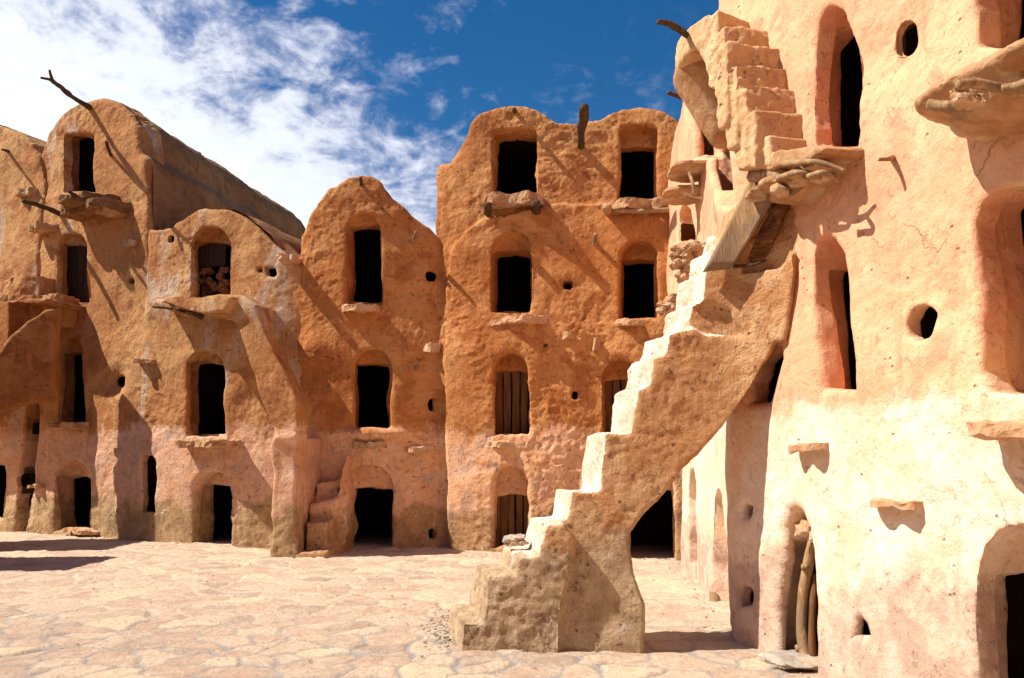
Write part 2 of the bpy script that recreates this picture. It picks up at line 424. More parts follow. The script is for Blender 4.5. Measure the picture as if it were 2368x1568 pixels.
def slab(parent, path, x0, x1, yt, yb, prot, mat=None, name='ledge', w_in=.12, amp=.03, taper=.0, tilt=0.0, label=None, n=(40, 6, 18)):
    """rough stone slab set in the wall; its front face covers the given pixels"""
    a = path.px(x0, yt + max(0, -tilt), -prot); b = path.px(x1, yb, -prot); a2 = path.px(x1, yt, -prot)
    V, Fc = bgrid(*n); V = V.copy(); sd = random.uniform(0, 50)
    u0, u1 = a[0], b[0]; v1 = (a[1] + a2[1]) / 2; v0 = b[1]
    th = max(v1 - v0, .035)
    e = (V[:, 0] - .5) * 2; corner = 1 - .35 * np.abs(e) ** 4           # worn, rounded front corners
    W = w_in - V[:, 2] * (w_in + prot) * corner
    W += V[:, 2] * .06 * np.sin(V[:, 0] * 9 + sd) * prot / .3
    U = u0 + (u1 - u0) * V[:, 0]
    H = v1 - th + th * V[:, 1] + taper * V[:, 2] * (V[:, 1] < .5) * th
    q = np.stack([U, H, W], 1)
    P = path.map(q)
    P = P + amp * np.stack([fbm(P, 5, 4, sd + k * 9) for k in range(3)], 1) * [1, 1, .8]
    P = P + (.45 * amp * np.abs(fbm(P, 13, 3, sd + 3)))[:, None] * np.array([0, 1, .5]); P[:, 2] += .014 * vnoise(P * 17 + sd)
    return part(name, parent, P, Fc, mat or M['slab'], smooth=False, label=label, own=True)

def rock(parent, c, r, mat=None, name='stone', amp=.25, n=8, rot=0.0, label=None):
    V, Fc = bgrid(n, n, n); V = (V.copy() - .5) * 2
    V = V / (np.linalg.norm(V ** 4, axis=1)[:, None] ** .25 + 1e-9); sd = random.uniform(0, 50)
    for q in range(5):                                  # split faces
        d_ = np.array([math.sin(sd + q * 2.4), math.cos(sd * 1.3 + q * 1.9), math.sin(sd * .7 + q * 3.1)]); d_ /= np.linalg.norm(d_)
        V = V - np.maximum(V @ d_ - .82, 0)[:, None] * d_
    V = V * (1 + amp * fbm(V, 1.1, 3, sd))[:, None]
    V = V * np.asarray(r, float)
    cs, sn = math.cos(rot), math.sin(rot); V = np.stack([V[:, 0] * cs - V[:, 1] * sn, V[:, 0] * sn + V[:, 1] * cs, V[:, 2]], 1)
    return part(name, parent, V + np.asarray(c, float), Fc, mat or M['slab'], smooth=False, label=label, own=True)

def log(parent, pts, r0, r1, mat=None, name='beam', knots=.18, sides=10, wig=.35, label=None, per=12):
    """crooked log through world points"""
    P = [np.array(p, float) for p in pts]; Q = []
    PP = [2 * P[0] - P[1]] + P + [2 * P[-1] - P[-2]]
    for k in range(1, len(PP) - 2):
        a, b, c, d = PP[k - 1:k + 3]
        for q in np.linspace(0, 1, per, endpoint=False):
            Q.append(.5 * (2 * b + (c - a) * q + (2 * a - 5 * b + 4 * c - d) * q * q + (3 * b - a - 3 * c + d) * q ** 3))
    Q.append(P[-1]); Q = np.array(Q); sd = random.uniform(0, 50); n = len(Q)
    rr = np.linspace(r0, r1, n) * (1 + knots * vnoise(Q * 5 + sd))
    Q = Q + wig * min(r0, r1) * np.stack([vnoise(Q * 4 + sd + 7 * k) for k in range(3)], 1)
    T = np.gradient(Q, axis=0); T /= np.linalg.norm(T, axis=1)[:, None]
    up = np.array([0, 0, 1.0]) if abs(T[0][2]) < .9 else np.array([1.0, 0, 0])
    V = []
    for i in range(n):
        s1 = np.cross(T[i], up); s1 /= np.linalg.norm(s1); s2 = np.cross(s1, T[i])
        for k in range(sides):
            a = 2 * math.pi * k / sides
            r = rr[i] * (1 + knots * .8 * float(vnoise(np.array([2 + 1.3 * math.cos(a), 2 + 1.3 * math.sin(a), i * .17 + sd]))))
            V.append(Q[i] + r * (math.cos(a) * s1 + math.sin(a) * s2))
    Fc = [[i * sides + k, i * sides + (k + 1) % sides, (i + 1) * sides + (k + 1) % sides, (i + 1) * sides + k] for i in range(n - 1) for k in range(sides)]
    V.append(Q[0] - T[0] * r0 * .2); V.append(Q[-1] + T[-1] * r1 * .2); c0, c1 = len(V) - 2, len(V) - 1
    Fc += [[c0, (k + 1) % sides, k, k] for k in range(0)]
    me_f = [tuple(f) for f in Fc] + [(c0, (k + 1) % sides, k) for k in range(sides)] + [(c1, (n - 1) * sides + k, (n - 1) * sides + (k + 1) % sides) for k in range(sides)]
    V = np.array(V); off = np.array(origin(parent)) if parent is not None else np.zeros(3); loc = V.mean(0)
    me = bpy.data.meshes.new(name); me.from_pydata([tuple(v) for v in V - loc], [], me_f); me.validate()
    for p in me.polygons: p.use_smooth = True
    me.materials.append(mat or M['wood'])
    o = bpy.data.objects.new(name, me); C.collection.objects.link(o)
    if parent is not None: o.parent = parent
    o.location = [float(x) for x in loc - off]
    if label: o['label'] = label
    return o

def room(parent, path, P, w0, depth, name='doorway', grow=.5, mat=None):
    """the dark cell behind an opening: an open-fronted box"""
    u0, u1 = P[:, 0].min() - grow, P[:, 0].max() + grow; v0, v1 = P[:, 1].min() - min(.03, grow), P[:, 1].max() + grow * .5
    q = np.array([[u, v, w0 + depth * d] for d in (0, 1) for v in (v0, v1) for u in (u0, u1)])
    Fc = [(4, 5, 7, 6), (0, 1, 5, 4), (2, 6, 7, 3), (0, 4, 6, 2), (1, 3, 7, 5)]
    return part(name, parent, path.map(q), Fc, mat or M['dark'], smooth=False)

TW = .6
def opening(root, vol, outer, inner=None, dep=.28, k=.05, name='doorway', thru=True, grow=.5, depth=2.2, wob=.014, cell=True, cav=None):
    """outer: pixel outline of the recess on the face; inner: pixel outline (seen at depth `dep`) of the hole"""
    O = vol.uv(outer)
    if inner is None: inner, dep = outer, 0.0
    I = vol.uv(inner, dep) if dep else O
    if dep: vol.cut(O, -.6, dep, k, wob)
    if cav is not None:                                 # thin skin, wide dark hollow behind it
        if not dep: vol.cut(O, -.6, cav + .1, k, wob)
        else: vol.cut(I, dep - .15, cav + .1, .03, wob)
        c = I.mean(0); e = np.array([[I[:, 0].min() - .16, I[:, 1].min() - .14], [I[:, 0].max() + .16, I[:, 1].min() - .14], [I[:, 0].max() + .16, I[:, 1].max() + .14], [I[:, 0].min() - .16, I[:, 1].max() + .14]])
        vol.cut(e, cav, 1.0, .0, 0.0)
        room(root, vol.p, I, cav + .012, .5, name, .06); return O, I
    if thru: vol.cut(I, -.6 if not dep else dep - .15, TW + .4, .03, wob); tw = getattr(vol, 'tw', TW)
    if not dep and not thru: vol.cut(O, -.6, .32, k, wob)
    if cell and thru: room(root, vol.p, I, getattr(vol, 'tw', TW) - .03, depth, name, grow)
    return O, I

def door(root, vol, x0, x1, yt, yb, dep=.28, **kw):
    """arched recess, square-headed hole below yl (pixel row of the lintel)"""
    yl = kw.pop('lintel', yt); r = kw.pop('r', 1.0); xi = kw.pop('xi', (x0, x1)); yi = kw.pop('yi', yb)
    outer = arch(x0, x1, yt, yb, r)
    inner = [(xi[0], yi + 3), (xi[0] + 1, yl + 2), ((xi[0] + xi[1]) / 2, yl - 2), (xi[1] - 1, yl + 1), (xi[1], yi + 3)]
    return opening(root, vol, outer, inner, dep, **kw)

def hole(root, vol, x0, x1, y0, y1, thru=True, name='vent_hole', irr=.15, n=9, cav=.14):
    cx, cy, a, b = (x0 + x1) / 2, (y0 + y1) / 2, (x1 - x0) / 2, (y1 - y0) / 2
    pts = [(cx + a * math.copysign(abs(math.cos(q)) ** .7, math.cos(q)) * (1 + random.uniform(-irr, irr)), cy + b * math.copysign(abs(math.sin(q)) ** .7, math.sin(q)) * (1 + random.uniform(-irr, irr))) for q in [2 * math.pi * (k + .5) / n for k in range(n)]]
    return opening(root, vol, pts, None, 0, k=.025, name=name, thru=thru, grow=.1, depth=.5, wob=.006, cav=cav)

def sweep(root, path, pts_px, w0, dirv, length, mat, w=.05, name='roof', step=.07, drop=0.0, amp=(.06, .03, .012), inset=.0, close=True):
    """vault: the pixel outline on the wall face, carried straight back along dirv"""
    q = np.array([[*path.px(x, y), w0] for x, y in pts_px]); P = path.map(q)
    seg = np.linalg.norm(np.diff(P, axis=0), axis=1); L = np.concatenate([[0], np.cumsum(seg)])
    m = max(8, int(L[-1] / step)); tt = np.linspace(0, L[-1], m)
    P = np.stack([np.interp(tt, L, P[:, i]) for i in range(3)], 1)
    for _ in range(2): P[1:-1] = (P[:-2] + 2 * P[1:-1] + P[2:]) / 4
    n = int(length / step); d = np.array([dirv[0], dirv[1], -drop]); d[:2] /= np.hypot(*d[:2])
    c = P.mean(0); c[2] = P[:, 2].min()
    G = P[None] + d * (np.arange(n) * step)[:, None, None]
    V = G.reshape(-1, 3)
    o = V - (c + d * (np.repeat(np.arange(n) * step, m))[:, None]); o[:, 1] *= .2; o /= np.linalg.norm(o, axis=1)[:, None] + 1e-9
    V = V + o * (amp[0] * vnoise(V * .8 + 4) + amp[1] * vnoise(V * 2.9) + amp[2] * vnoise(V * 9) - inset)[:, None]
    i, j = np.meshgrid(np.arange(n - 1), np.arange(m - 1), indexing='ij'); a = (i * m + j).ravel()
    Fc = np.stack([a, a + m, a + m + 1, a + 1], 1)
    cap = bpy.data.meshes.new('gable')
    o1 = part(name, root, V, Fc, mat)
    off = np.array(origin(root)); E = V[(n - 1) * m:] - off; lo = E[[-1, 0]].copy(); lo[:, 2] = 0
    cap.from_pydata([tuple(v) for v in np.vstack([E, lo])], [], [tuple(range(m + 2))]); cap.materials.append(mat)
    oc = bpy.data.objects.new('rear_gable', cap); C.collection.objects.link(oc); oc.parent = root
    return o1

# ================================================================== GROUND
def gz(x, y):
    s = lambda v, a, b: np.clip((v - a) / (b - a), 0, 1) ** 2 * (3 - 2 * np.clip((v - a) / (b - a), 0, 1))
    z = -.13 * s(x, .3, 2.4) * s(y, 9.5, 13) + .03 * vnoise(np.stack([x * .5, y * .5, x * 0], -1))
    return z * s(y, 3, 6)
def spaced(lo, hi, a, b, h, grow=1.25):
    m = np.arange(a, b, h); L = []; x, d = a, h
    while x > lo: d *= grow; x -= d; L.append(x)
    Rr = []; x, d = m[-1], h
    while x < hi: d *= grow; x += d; Rr.append(x)
    return np.array(L[::-1] + list(m) + Rr)
gx = spaced(-700, 700, -9.5, 4.5, .024); gy = spaced(-700, 700, 5.7, 14.8, .024)
GX, GY = np.meshgrid(gx, gy, indexing='ij')
def flags(X, Y):
    cs = (.40, .30); wx = X + .10 * vnoise(np.stack([X * 1.7, Y * 1.7, X * 0 + 3], -1)) + .03 * vnoise(np.stack([X * 7, Y * 7, X * 0], -1))
    wy = Y + .10 * vnoise(np.stack([X * 1.7, Y * 1.7, X * 0 + 9], -1)) + .03 * vnoise(np.stack([X * 7, Y * 7, X * 0 + 5], -1))
    i0 = np.floor(wx / cs[0]).astype(int); j0 = np.floor(wy / cs[1]).astype(int)
    D1 = np.full(X.shape, 9.); D2 = D1.copy(); ID = np.zeros(X.shape)
    for di in (-1, 0, 1):
        for dj in (-1, 0, 1):
            i, j = i0 + di, j0 + dj
            rx = _T[i & 63, j & 63, 1]; ry = _T[i & 63, j & 63, 2]; rid = _T[i & 63, j & 63, 3]; rw = _T[i & 63, j & 63, 4]
            sx = (i + .5 + .46 * rx) * cs[0]; sy = (j + .5 + .46 * ry) * cs[1]
            dd = np.hypot((wx - sx), (wy - sy) * 1.15) - .06 * rw
            n = dd < D1; D2 = np.where(n, D1, np.minimum(D2, dd)); ID = np.where(n, rid, ID); D1 = np.where(n, dd, D1)
    return D2 - D1, ID
inn = (GX > -12) & (GX < 7) & (GY > 4) & (GY < 17)
edge, sid = np.full(GX.shape, .2), np.zeros(GX.shape)
edge[inn], sid[inn] = flags(GX[inn], GY[inn])
GZ = gz(GX, GY)
jn = vnoise(np.stack([GX * 3, GY * 3, GX * 0 + 2], -1))
st = np.clip((edge - .012 - .018 * jn) / .04, 0, 1); st = st * st * (3 - 2 * st)
GZ = GZ + np.where(inn, (.012 * st + .006 * sid * st) * (1 + .6 * jn) + .006 * vnoise(np.stack([GX * 9, GY * 9, GX * 0 + 2], -1)) + .004 * vnoise(np.stack([GX * 22, GY * 22, GX * 0 + 2], -1)), 0)
nx_, ny_ = GX.shape
I_, J_ = np.meshgrid(np.arange(nx_ - 1), np.arange(ny_ - 1), indexing='ij'); a_ = (I_ * ny_ + J_).ravel()
m, t = new_mat('flagstone_paving')
pos = t.n('ShaderNodeNewGeometry').outputs['Position']
at1 = t.n('ShaderNodeAttribute', attribute_name='stone').outputs['Fac']
at2 = t.n('ShaderNodeAttribute', attribute_name='face').outputs['Fac']
sc_ = t.mix(t.ramp(at1, -.6, .1), (.52, .36, .26), (.62, .47, .34)); sc_ = t.mix(t.ramp(at1, .25, .55), sc_, (.44, .32, .24)); sc_ = t.mix(t.ramp(at1, .65, .8), sc_, (.68, .53, .36))
nA = t.noise(pos, 4.5, 7, .65, .5); nB = t.noise(pos, 26, 5, .7); nC = t.noise(pos, .33, 4, .6)
sc_ = t.mix(t.m('MULTIPLY', t.ramp(nA, .42, .66), .6), sc_, (.67, .55, .42))
sc_ = t.mix(t.m('MULTIPLY', t.ramp(nB, .5, .68), .45), sc_, (.34, .24, .17))
sx_ = t.n('ShaderNodeSeparateXYZ', {0: pos})
greyk = t.ramp(t.m('ADD', t.m('MULTIPLY', sx_.outputs[1], -.22), t.m('ADD', nC, t.m('MULTIPLY', t.noise(pos, 1.1, 4), .6))), -1.15, -.80)
mort = t.mix(greyk, (.66, .53, .39), (.36, .33, .30))
mort = t.mix(t.m('MULTIPLY', t.ramp(nB, .45, .7), .4), mort, (.45, .34, .25))
gc = t.mix(at2, mort, sc_); gc = t.mix(t.m('MULTIPLY', t.ramp(t.noise(pos, 2.2, 6, .7, 1.0), .55, .7), .5), gc, (.60, .47, .34))
finish(t, gc, t.m('ADD', t.noise(t.sc(pos, 1, 1, 1), 12, 8, .75, .8), t.m('MULTIPLY', nB, .6)), .9, .035)
M['ground'] = m
me = np_mesh('courtyard_paving', np.stack([GX, GY, GZ], -1).reshape(-1, 3), np.stack([a_, a_ + ny_, a_ + ny_ + 1, a_ + 1], 1), m)
for nm, arr in (('stone', sid), ('face', st)):
    at = me.attributes.new(nm, 'FLOAT', 'POINT'); at.data.foreach_set('value', arr.astype(np.float32).ravel())
o = bpy.data.objects.new('courtyard_paving', me); C.collection.objects.link(o); tag(o, 'irregular pale flagstones of the sunlit courtyard', 'paving', kind='structure')

# ================================================================== WALL PATHS
pB0 = Path([(-14.5, 18.9), (-12.6, 18.0), (-10.9, 17.2), (-9.6, 16.62)])
pB1 = Path([(-10.6, 17.15), (-9.9, 16.75), (-9.0, 16.35), (-8.0, 15.85), (-7.1, 15.35), (-6.6, 15.08)])
pB2 = Path([(-7.3, 15.42), (-6.6, 15.06), (-5.9, 14.74), (-5.2, 14.5), (-4.5, 14.3), (-3.9, 14.25), (-3.3, 14.3)])
pB3 = Path([(-4.5, 14.48), (-3.8, 14.26), (-3.2, 14.13), (-2.6, 14.1), (-2.0, 14.15), (-1.4, 14.28), (-.8, 14.45), (-.4, 14.55)])
pB5 = Path([(-1.6, 14.5), (-1.2, 14.25), (-.7, 14.05), (0, 13.92), (.8, 13.86), (1.6, 13.80), (2.4, 13.62), (3.2, 13.4), (4.2, 13.0)])
pR = Path([(2.9, 14.2), (2.55, 13.6), (2.48, 12.9), (2.45, 12.0), (2.40, 11.0), (2.31, 10.0), (2.19, 9.0), (2.05, 8.2), (1.93, 7.55), (1.93, 7.15), (2.10, 6.8), (2.2, 6.4), (2.3, 6.0), (2.42, 5.5), (2.55, 5.0), (2.68, 4.5), (2.84, 4.0), (3.02, 3.5), (3.3, 2.8)], lean=.035)

BA = (.055, .028, .014, .0065)

def facade(path, px0, px1, top, h, vtop, wout=-.25, blend=.06, u_range=None):
    T = np.array([path.px(x, y) for x, y in top])
    ua, ub = (T[:, 0].min(), T[:, 0].max()) if u_range is None else u_range
    vol = Vol(path, ua - .15, ub + .15, -.35, vtop, wout, TW + .12, h)
    P = np.vstack([T, [[T[-1, 0], -.6]], [[T[0, 0], -.6]]])
    vol.add(P, 0, TW, 0, .02, rs=.05)
    return vol

def building(name, path, x, label, group='granary buildings round the courtyard'):
    p = path.world(x, 1250); return thing(name, (p[0], p[1], 0), label, 'granary', group)

# ---------------------------------------------------------------- far left building
b0 = building('granary_building', pB0, 40, 'weathered granary front at the left edge of the photo, beside the tall vaulted granary')
top0 = [(-330, 420), (-250, 330), (-160, 285), (-70, 268), (0, 284), (45, 303), (75, 325), (90, 350), (108, 420)]
v0 = facade(pB0, 0, 0, top0, .028, 9.6)
hole(b0, v0, 38, 47, 1098, 1122); hole(b0, v0, 55, 74, 1148, 1172); hole(b0, v0, 64, 72, 980, 1000)
door(b0, v0, -62, 8, 1055, 1200, lintel=1080)
V, Fc = v0.mesh(BA, cull=.62); part('wall', b0, V, Fc, M['left'])
sweep(b0, pB0, [(-330, 420), (-250, 332), (-160, 287), (-70, 270), (0, 286), (45, 305), (75, 327), (90, 352), (92, 520)], .3, (.2, 1), 5, M['roof'])
slab(b0, pB0, 62, 88, 1121, 1129, .12, label='small stone jutting below the vent')
# ---------------------------------------------------------------- tall vaulted building
b1 = building('granary_building', pB1, 230, 'tall sandy granary at the left with long barrel vault and forked pole on top')
top1 = [(78, 1000), (80, 700), (84, 420), (88, 350), (103, 308), (128, 272), (160, 241), (200, 227), (245, 224), (280, 235), (304, 255), (320, 288), (325, 330), (328, 351), (343, 364), (346, 430), (346, 600), (352, 1000)]
v1 = facade(pB1, 0, 0, top1, .024, 9.4)
door(b1, v1, 146, 220, 308, 443, r=.25, lintel=318, dep=.42, xi=(170, 222))
O2, _ = door(b1, v1, 133, 204, 538, 696, lintel=568, dep=.3, xi=(150, 206), depth=1.6)
door(b1, v1, 134, 190, 785, 972, lintel=818, dep=.32, xi=(146, 192))
door(b1, v1, 126, 210, 1066, 1232, lintel=1104, dep=.26, xi=(138, 212))
opening(b1, v1, arch(326, 362, 1052, 1187), None, 0, name='slit_window', cav=.12)
v1.ball([*v1.p.px(268, 884), -.02], (.30, .26, .13), .10, sub=True); hole(b1, v1, 258, 289, 864, 897)
hole(b1, v1, 296, 311, 640, 657)
v1.cut(v1.uv([(306, 200), (400, 200), (400, 560), (322, 560), (322, 300)]), .16, .9, .05, .0)
V, Fc = v1.mesh(BA, cull=.62); part('wall', b1, V, Fc, M['left'])
sweep(b1, pB1, [(90, 356), (104, 312), (129, 276), (161, 245), (200, 231), (245, 228), (279, 239), (302, 258), (317, 290), (321, 320), (325, 346), (338, 362), (344, 372), (345, 430), (345, 560), (346, 700)], .10, (.19, 1), 8.0, M['roof'], amp=(.07, .035, .018))
# plank door in the arch
def planks(root, path, x0, x1, yt, yb, w, n, mat, gap=.012, name='wooden_door', rag=.0, skip=(), depth=.04):
    a, b = path.px(x0, yt, w), path.px(x1, yb, w); c = path.px(x0, yb, w)
    D_ = thing(name, path.map(np.array([(a[0] + b[0]) / 2, c[1], w])), None, None); D_.parent = root; D_.location = D_.location - origin(root)
    u = a[0]; W_ = (b[0] - a[0]) / n
    for k in range(n):
        if k in skip: continue
        V, Fc = bgrid(3, 14, 1); V = V.copy(); sd = random.uniform(0, 50)
        ww = W_ * random.uniform(.9, 1.0) - gap
        V = np.stack([u + k * W_ + V[:, 0] * ww + .008 * vnoise(np.stack([V[:, 0] * 2, V[:, 1] * 5, V[:, 0] * 0 + sd], -1)), b[1] - .05 + V[:, 1] * (a[1] - b[1] + .07 - rag * random.random()), w + random.uniform(-.01, .012) + depth * V[:, 2]], 1)
        part('plank', D_, path.map(V), Fc, mat, smooth=False)
    return D_
planks(b1, pB1, 152, 206, 566, 694, .36, 4, M['dark_plank'])
# forked pole, peg
tip = pB1.world(118, 200, -1.45)
P0 = pB1.world(214, 252, .05)
pole = thing('forked_pole', P0, None, None); pole.parent = b1; pole.location = pole.location - b1.location
log(pole, [P0, pB1.world(188, 237, -.3), pB1.world(150, 210, -.9), pB1.world(122, 188, -1.4)], .062, .045, name='pole')
log(pole, [pB1.world(123, 189, -1.38), pB1.world(118, 176, -1.5), pB1.world(114, 162, -1.62)], .036, .02, name='fork_branch')
log(pole, [pB1.world(124, 189, -1.38), pB1.world(112, 183, -1.5), pB1.world(94, 180, -1.62)], .038, .02, name='fork_branch')
log(b1, [pB1.world(258, 364, .1), pB1.world(253, 350, -.2), pB1.world(247, 330, -.5)], .036, .03, name='peg')
log(b0, [pB0.world(20, 350, .1), pB0.world(5, 346, -.5)], .035, .025, name='peg')
# platform under the top door
pf = thing('door_platform', pB1.world(190, 490, 0), None, None); pf.parent = b1; pf.location = pf.location - b1.location
slab(pf, pB1, 132, 244, 466, 474, .55, M['brown_stone'], name='stone_slab', amp=.03)
slab(pf, pB1, 116, 196, 455, 462, .70, M['brown_stone'], name='stone_slab', amp=.03); slab(pf, pB1, 150, 226, 449, 454, .5, M['brown_stone'], name='stone_slab', amp=.03)
slab(pf, pB1, 220, 248, 478, 487, .42, M['slab'], name='stone_slab', amp=.02)
log(pf, [pB1.world(150, 500, .1), pB1.world(100, 478, -.5), pB1.world(54, 464, -1.05)], .055, .045)
log(pf, [pB1.world(225, 500, .1), pB1.world(185, 462, -.5), pB1.world(158, 442, -.95)], .05, .035)
log(pf, [pB1.world(240, 492, .1), pB1.world(208, 470, -.7)], .045, .03)
slab(b1, pB1, 280, 304, 556, 566, .14)
slab(b1, pB1, 300, 338, 830, 838, .22, mat=M['slab'], label='thin flat stone above the deep vent hollow')
slab(b1, pB1, 62, 100, 516, 526, .34, amp=.02); slab(b1, pB1, 34, 66, 436, 445, .24, amp=.02)
slab(b1, pB1, 104, 190, 978, 988, .16)
slab(b1, pB1, 258, 286, 1037, 1050, .04)
slab(b1, pB1, 138, 206, 1226, 1236, .22, mat=M['pale_slab'], name='threshold')
# ---------------------------------------------------------------- low vaulted building with the flight
b2 = building('granary_building', pB2, 480, 'lower sandy granary with rounded gable, between the tall vaulted one and the pointed one')
top2 = [(336, 560), (338, 524), (388, 517), (404, 506), (430, 487), (470, 473), (530, 474), (562, 490), (600, 522), (640, 565), (680, 598), (712, 612)]
v2 = facade(pB2, 0, 0, top2, .024, 6.6)
door(b2, v2, 441, 527, 523, 690, lintel=566, dep=.32, xi=(452, 530), depth=1.5)
door(b2, v2, 431, 519, 808, 1012, lintel=843, dep=.30, xi=(437, 521), yi=1000)
door(b2, v2, 446, 534, 1088, 1264, lintel=1118, dep=.36, xi=(470, 537))
v2.cut(v2.uv([(300, 1210), (300, 1030), (392, 1030), (392, 1210)]), .06, 1, .0, .0); v2.cut(v2.uv(arch(326, 362, 1052, 1187)), -.6, 1, .04, .01); v2.cut(v2.uv([(255, 940), (255, 820), (325, 820), (325, 940)]), -.3, 1, .02, 0)
hole(b2, v2, 614, 640, 616, 643); hole(b2, v2, 387, 398, 547, 559); hole(b2, v2, 594, 608, 620, 632, thru=False)
V, Fc = v2.mesh(BA, cull=.62); part('wall', b2, V, Fc, M['left'])
sweep(b2, pB2, [(345, 530), (388, 522), (404, 511), (430, 492), (470, 478), (530, 479), (562, 495), (600, 523), (640, 566), (680, 599), (712, 625)], .1, (.32, 1), 3.0, M['roof'])
slab(b2, pB2, 640, 680, 588, 600, .30, mat=M['pale_slab'])
slab(b2, pB2, 396, 520, 1019, 1034, .42, mat=M['slab'], label='long stone sill slab under the middle doorway')
rubble = thing('rubble_fill', pB2.world(490, 680, .4), None, None); rubble.parent = b2; rubble.location = rubble.location - b2.location
for k in range(16):
    x, y = random.uniform(462, 524), random.uniform(625, 685); p = pB2.world(x, y, random.uniform(.42, .6))
    rock(rubble, p, (random.uniform(.07, .12), .08, random.uniform(.05, .09)), M['brown_stone'], rot=random.uniform(0, 3))  # dark brown puts the doorway's shade into the stone colour
planks(b2, pB2, 450, 527, 575, 606, .40, 1, M['dark_plank'], name='lintel_board'); planks(b2, pB2, 452, 466, 600, 688, .40, 1, M['dark_plank'], name='door_post')
# ---------------------------------------------------------------- pointed gable building
b3 = building('granary_building', pB3, 850, 'ochre granary with crumbling pointed gable in the middle of the far row')
top3 = [(660, 640), (682, 592), (690, 545), (712, 495), (735, 458), (757, 430), (775, 424), (800, 402), (838, 395), (872, 398), (888, 412), (905, 436), (912, 448), (950, 482), (1000, 520), (1030, 556), (1046, 585), (1062, 640)]
v3 = facade(pB3, 0, 0, top3, .022, 7.4)
door(b3, v3, 800, 880, 493, 703, lintel=521, dep=.2, xi=(806, 880), yi=693)
door(b3, v3, 820, 905, 805, 1003, lintel=840, dep=.22, xi=(817, 900), yi=991)
door(b3, v3, 789, 906, 1075, 1266, lintel=1132, dep=.12, xi=(782, 908))
hole(b3, v3, 985, 1009, 628, 649); hole(b3, v3, 990, 1019, 920, 949); hole(b3, v3, 990, 1014, 1222, 1249)
v3.ball([*pB3.px(735, 800), -.02], (.28, .22, .1), .2); v3.ball([*pB3.px(860, 1003), -.02], (.45, .08, .12), .12)
V, Fc = v3.mesh(BA, cull=.62, seed=3); part('wall', b3, V, Fc, M['back'])
sweep(b3, pB3, [(672, 640), (686, 594), (695, 548), (716, 499), (739, 463), (760, 437), (800, 412), (838, 403), (870, 406), (898, 432), (946, 485), (995, 524), (1040, 590), (1060, 660)], .3, (.05, 1), 4.0, M['roof'])
slab(b3, pB3, 783, 876, 703, 716, .22, mat=M['pale_slab'], label='stone sill slab under the tall gable doorway')
slab(b3, pB3, 812, 893, 1022, 1036, .20); slab(b3, pB3, 937, 1007, 1035, 1045, .15, mat=M['pale_slab'])
slab(b3, pB3, 983, 1022, 794, 814, .18, mat=M['pale_slab']); slab(b3, pB3, 1056, 1088, 1042, 1052, .2, mat=M['pale_slab'])
log(b3, [pB3.world(835, 430, .1), pB3.world(834, 412, -.28)], .035, .028, name='peg')
log(b3, [pB3.world(958, 562, .1), pB3.world(961, 538, -.42)], .045, .03, name='peg', mat=M['pale_wood'])
log(b3, [pB3.world(963, 856, .1), pB3.world(964, 850, -.12)], .045, .04, name='peg', mat=M['pale_wood'])
# ---------------------------------------------------------------- twin domed building
b5 = building('granary_building', pB5, 1300, 'tall ochre granary with two rounded tops beside the sunlit right wall')
top5 = [(996, 620), (1000, 500), (1003, 420), (1004, 376), (1036, 372), (1052, 345), (1068, 312), (1086, 276), (1110, 252), (1145, 238), (1190, 234), (1240, 243), (1268, 258), (1290, 276), (1340, 278), (1382, 268), (1404, 254), (1430, 243), (1480, 237), (1530, 245), (1572, 268), (1600, 300), (1620, 330)]
v5 = facade(pB5, 0, 0, top5, .022, 9.3)
# lower storeys stand proud of the upper left block, with an arched shoulder
low = v5.uv([(1030, 1500), (1034, 640), (1046, 588), (1060, 556), (1085, 525), (1118, 503), (1150, 494), (1200, 480), (1300, 470), (1420, 465), (1620, 460), (1620, 1500)])
v5.add(low, -.17, .5, .10, .02, rs=.05)
door(b5, v5, 1141, 1240, 300, 450, r=.12, lintel=306, dep=.12, xi=(1143, 1239), grow=.3)
door(b5, v5, 1432, 1522, 288, 466, r=.75, lintel=340, dep=.3, xi=(1430, 1514), yi=460)
door(b5, v5, 1142, 1226, 545, 724, r=.9, lintel=584, dep=.1, xi=(1142, 1224), yi=716)
door(b5, v5, 1433, 1524, 562, 744, r=.9, lintel=598, dep=.24, xi=(1433, 1517), yi=738)
door(b5, v5, 1146, 1224, 815, 1006, lintel=857, dep=.2, xi=(1147, 1222), yi=1000)
door(b5, v5, 1397, 1480, 830, 1010, lintel=880, dep=.2)
door(b5, v5, 1143, 1228, 1075, 1268, lintel=1140, dep=.16, xi=(1143, 1227))
door(b5, v5, 1456, 1562, 1085, 1306, r=.9, lintel=1130, dep=.2, xi=(1452, 1556), depth=1.6)
hole(b5, v5, 1300, 1326, 650, 674, n=7); hole(b5, v5, 1320, 1338, 904, 926); 
V, Fc = v5.mesh(BA, cull=.62, seed=7); part('wall', b5, V, Fc, M['back'])
sweep(b5, pB5, [(1004, 620), (1006, 420), (1008, 382), (1040, 377), (1056, 350), (1072, 316), (1090, 280), (1112, 257), (1146, 243), (1190, 239), (1240, 248), (1268, 263), (1290, 281), (1340, 283), (1382, 273), (1404, 259), (1430, 248), (1480, 242), (1530, 250), (1572, 273), (1600, 305), (1610, 420)], .3, (-.05, 1), 3.5, M['roof'])
planks(b5, pB5, 1146, 1224, 857, 1002, .26, 4, M['plank'], rag=.03, gap=.02)
planks(b5, pB5, 1397, 1480, 878, 1008, .26, 4, M['plank'])
planks(b5, pB5, 1142, 1229, 1138, 1264, .22, 5, M['plank'])
def beam_ends(): pass
s5 = slab(b5, pB5, 1122, 1256, 444, 466, .34, amp=.035, label='stone slab on two log ends under the upper left doorway')
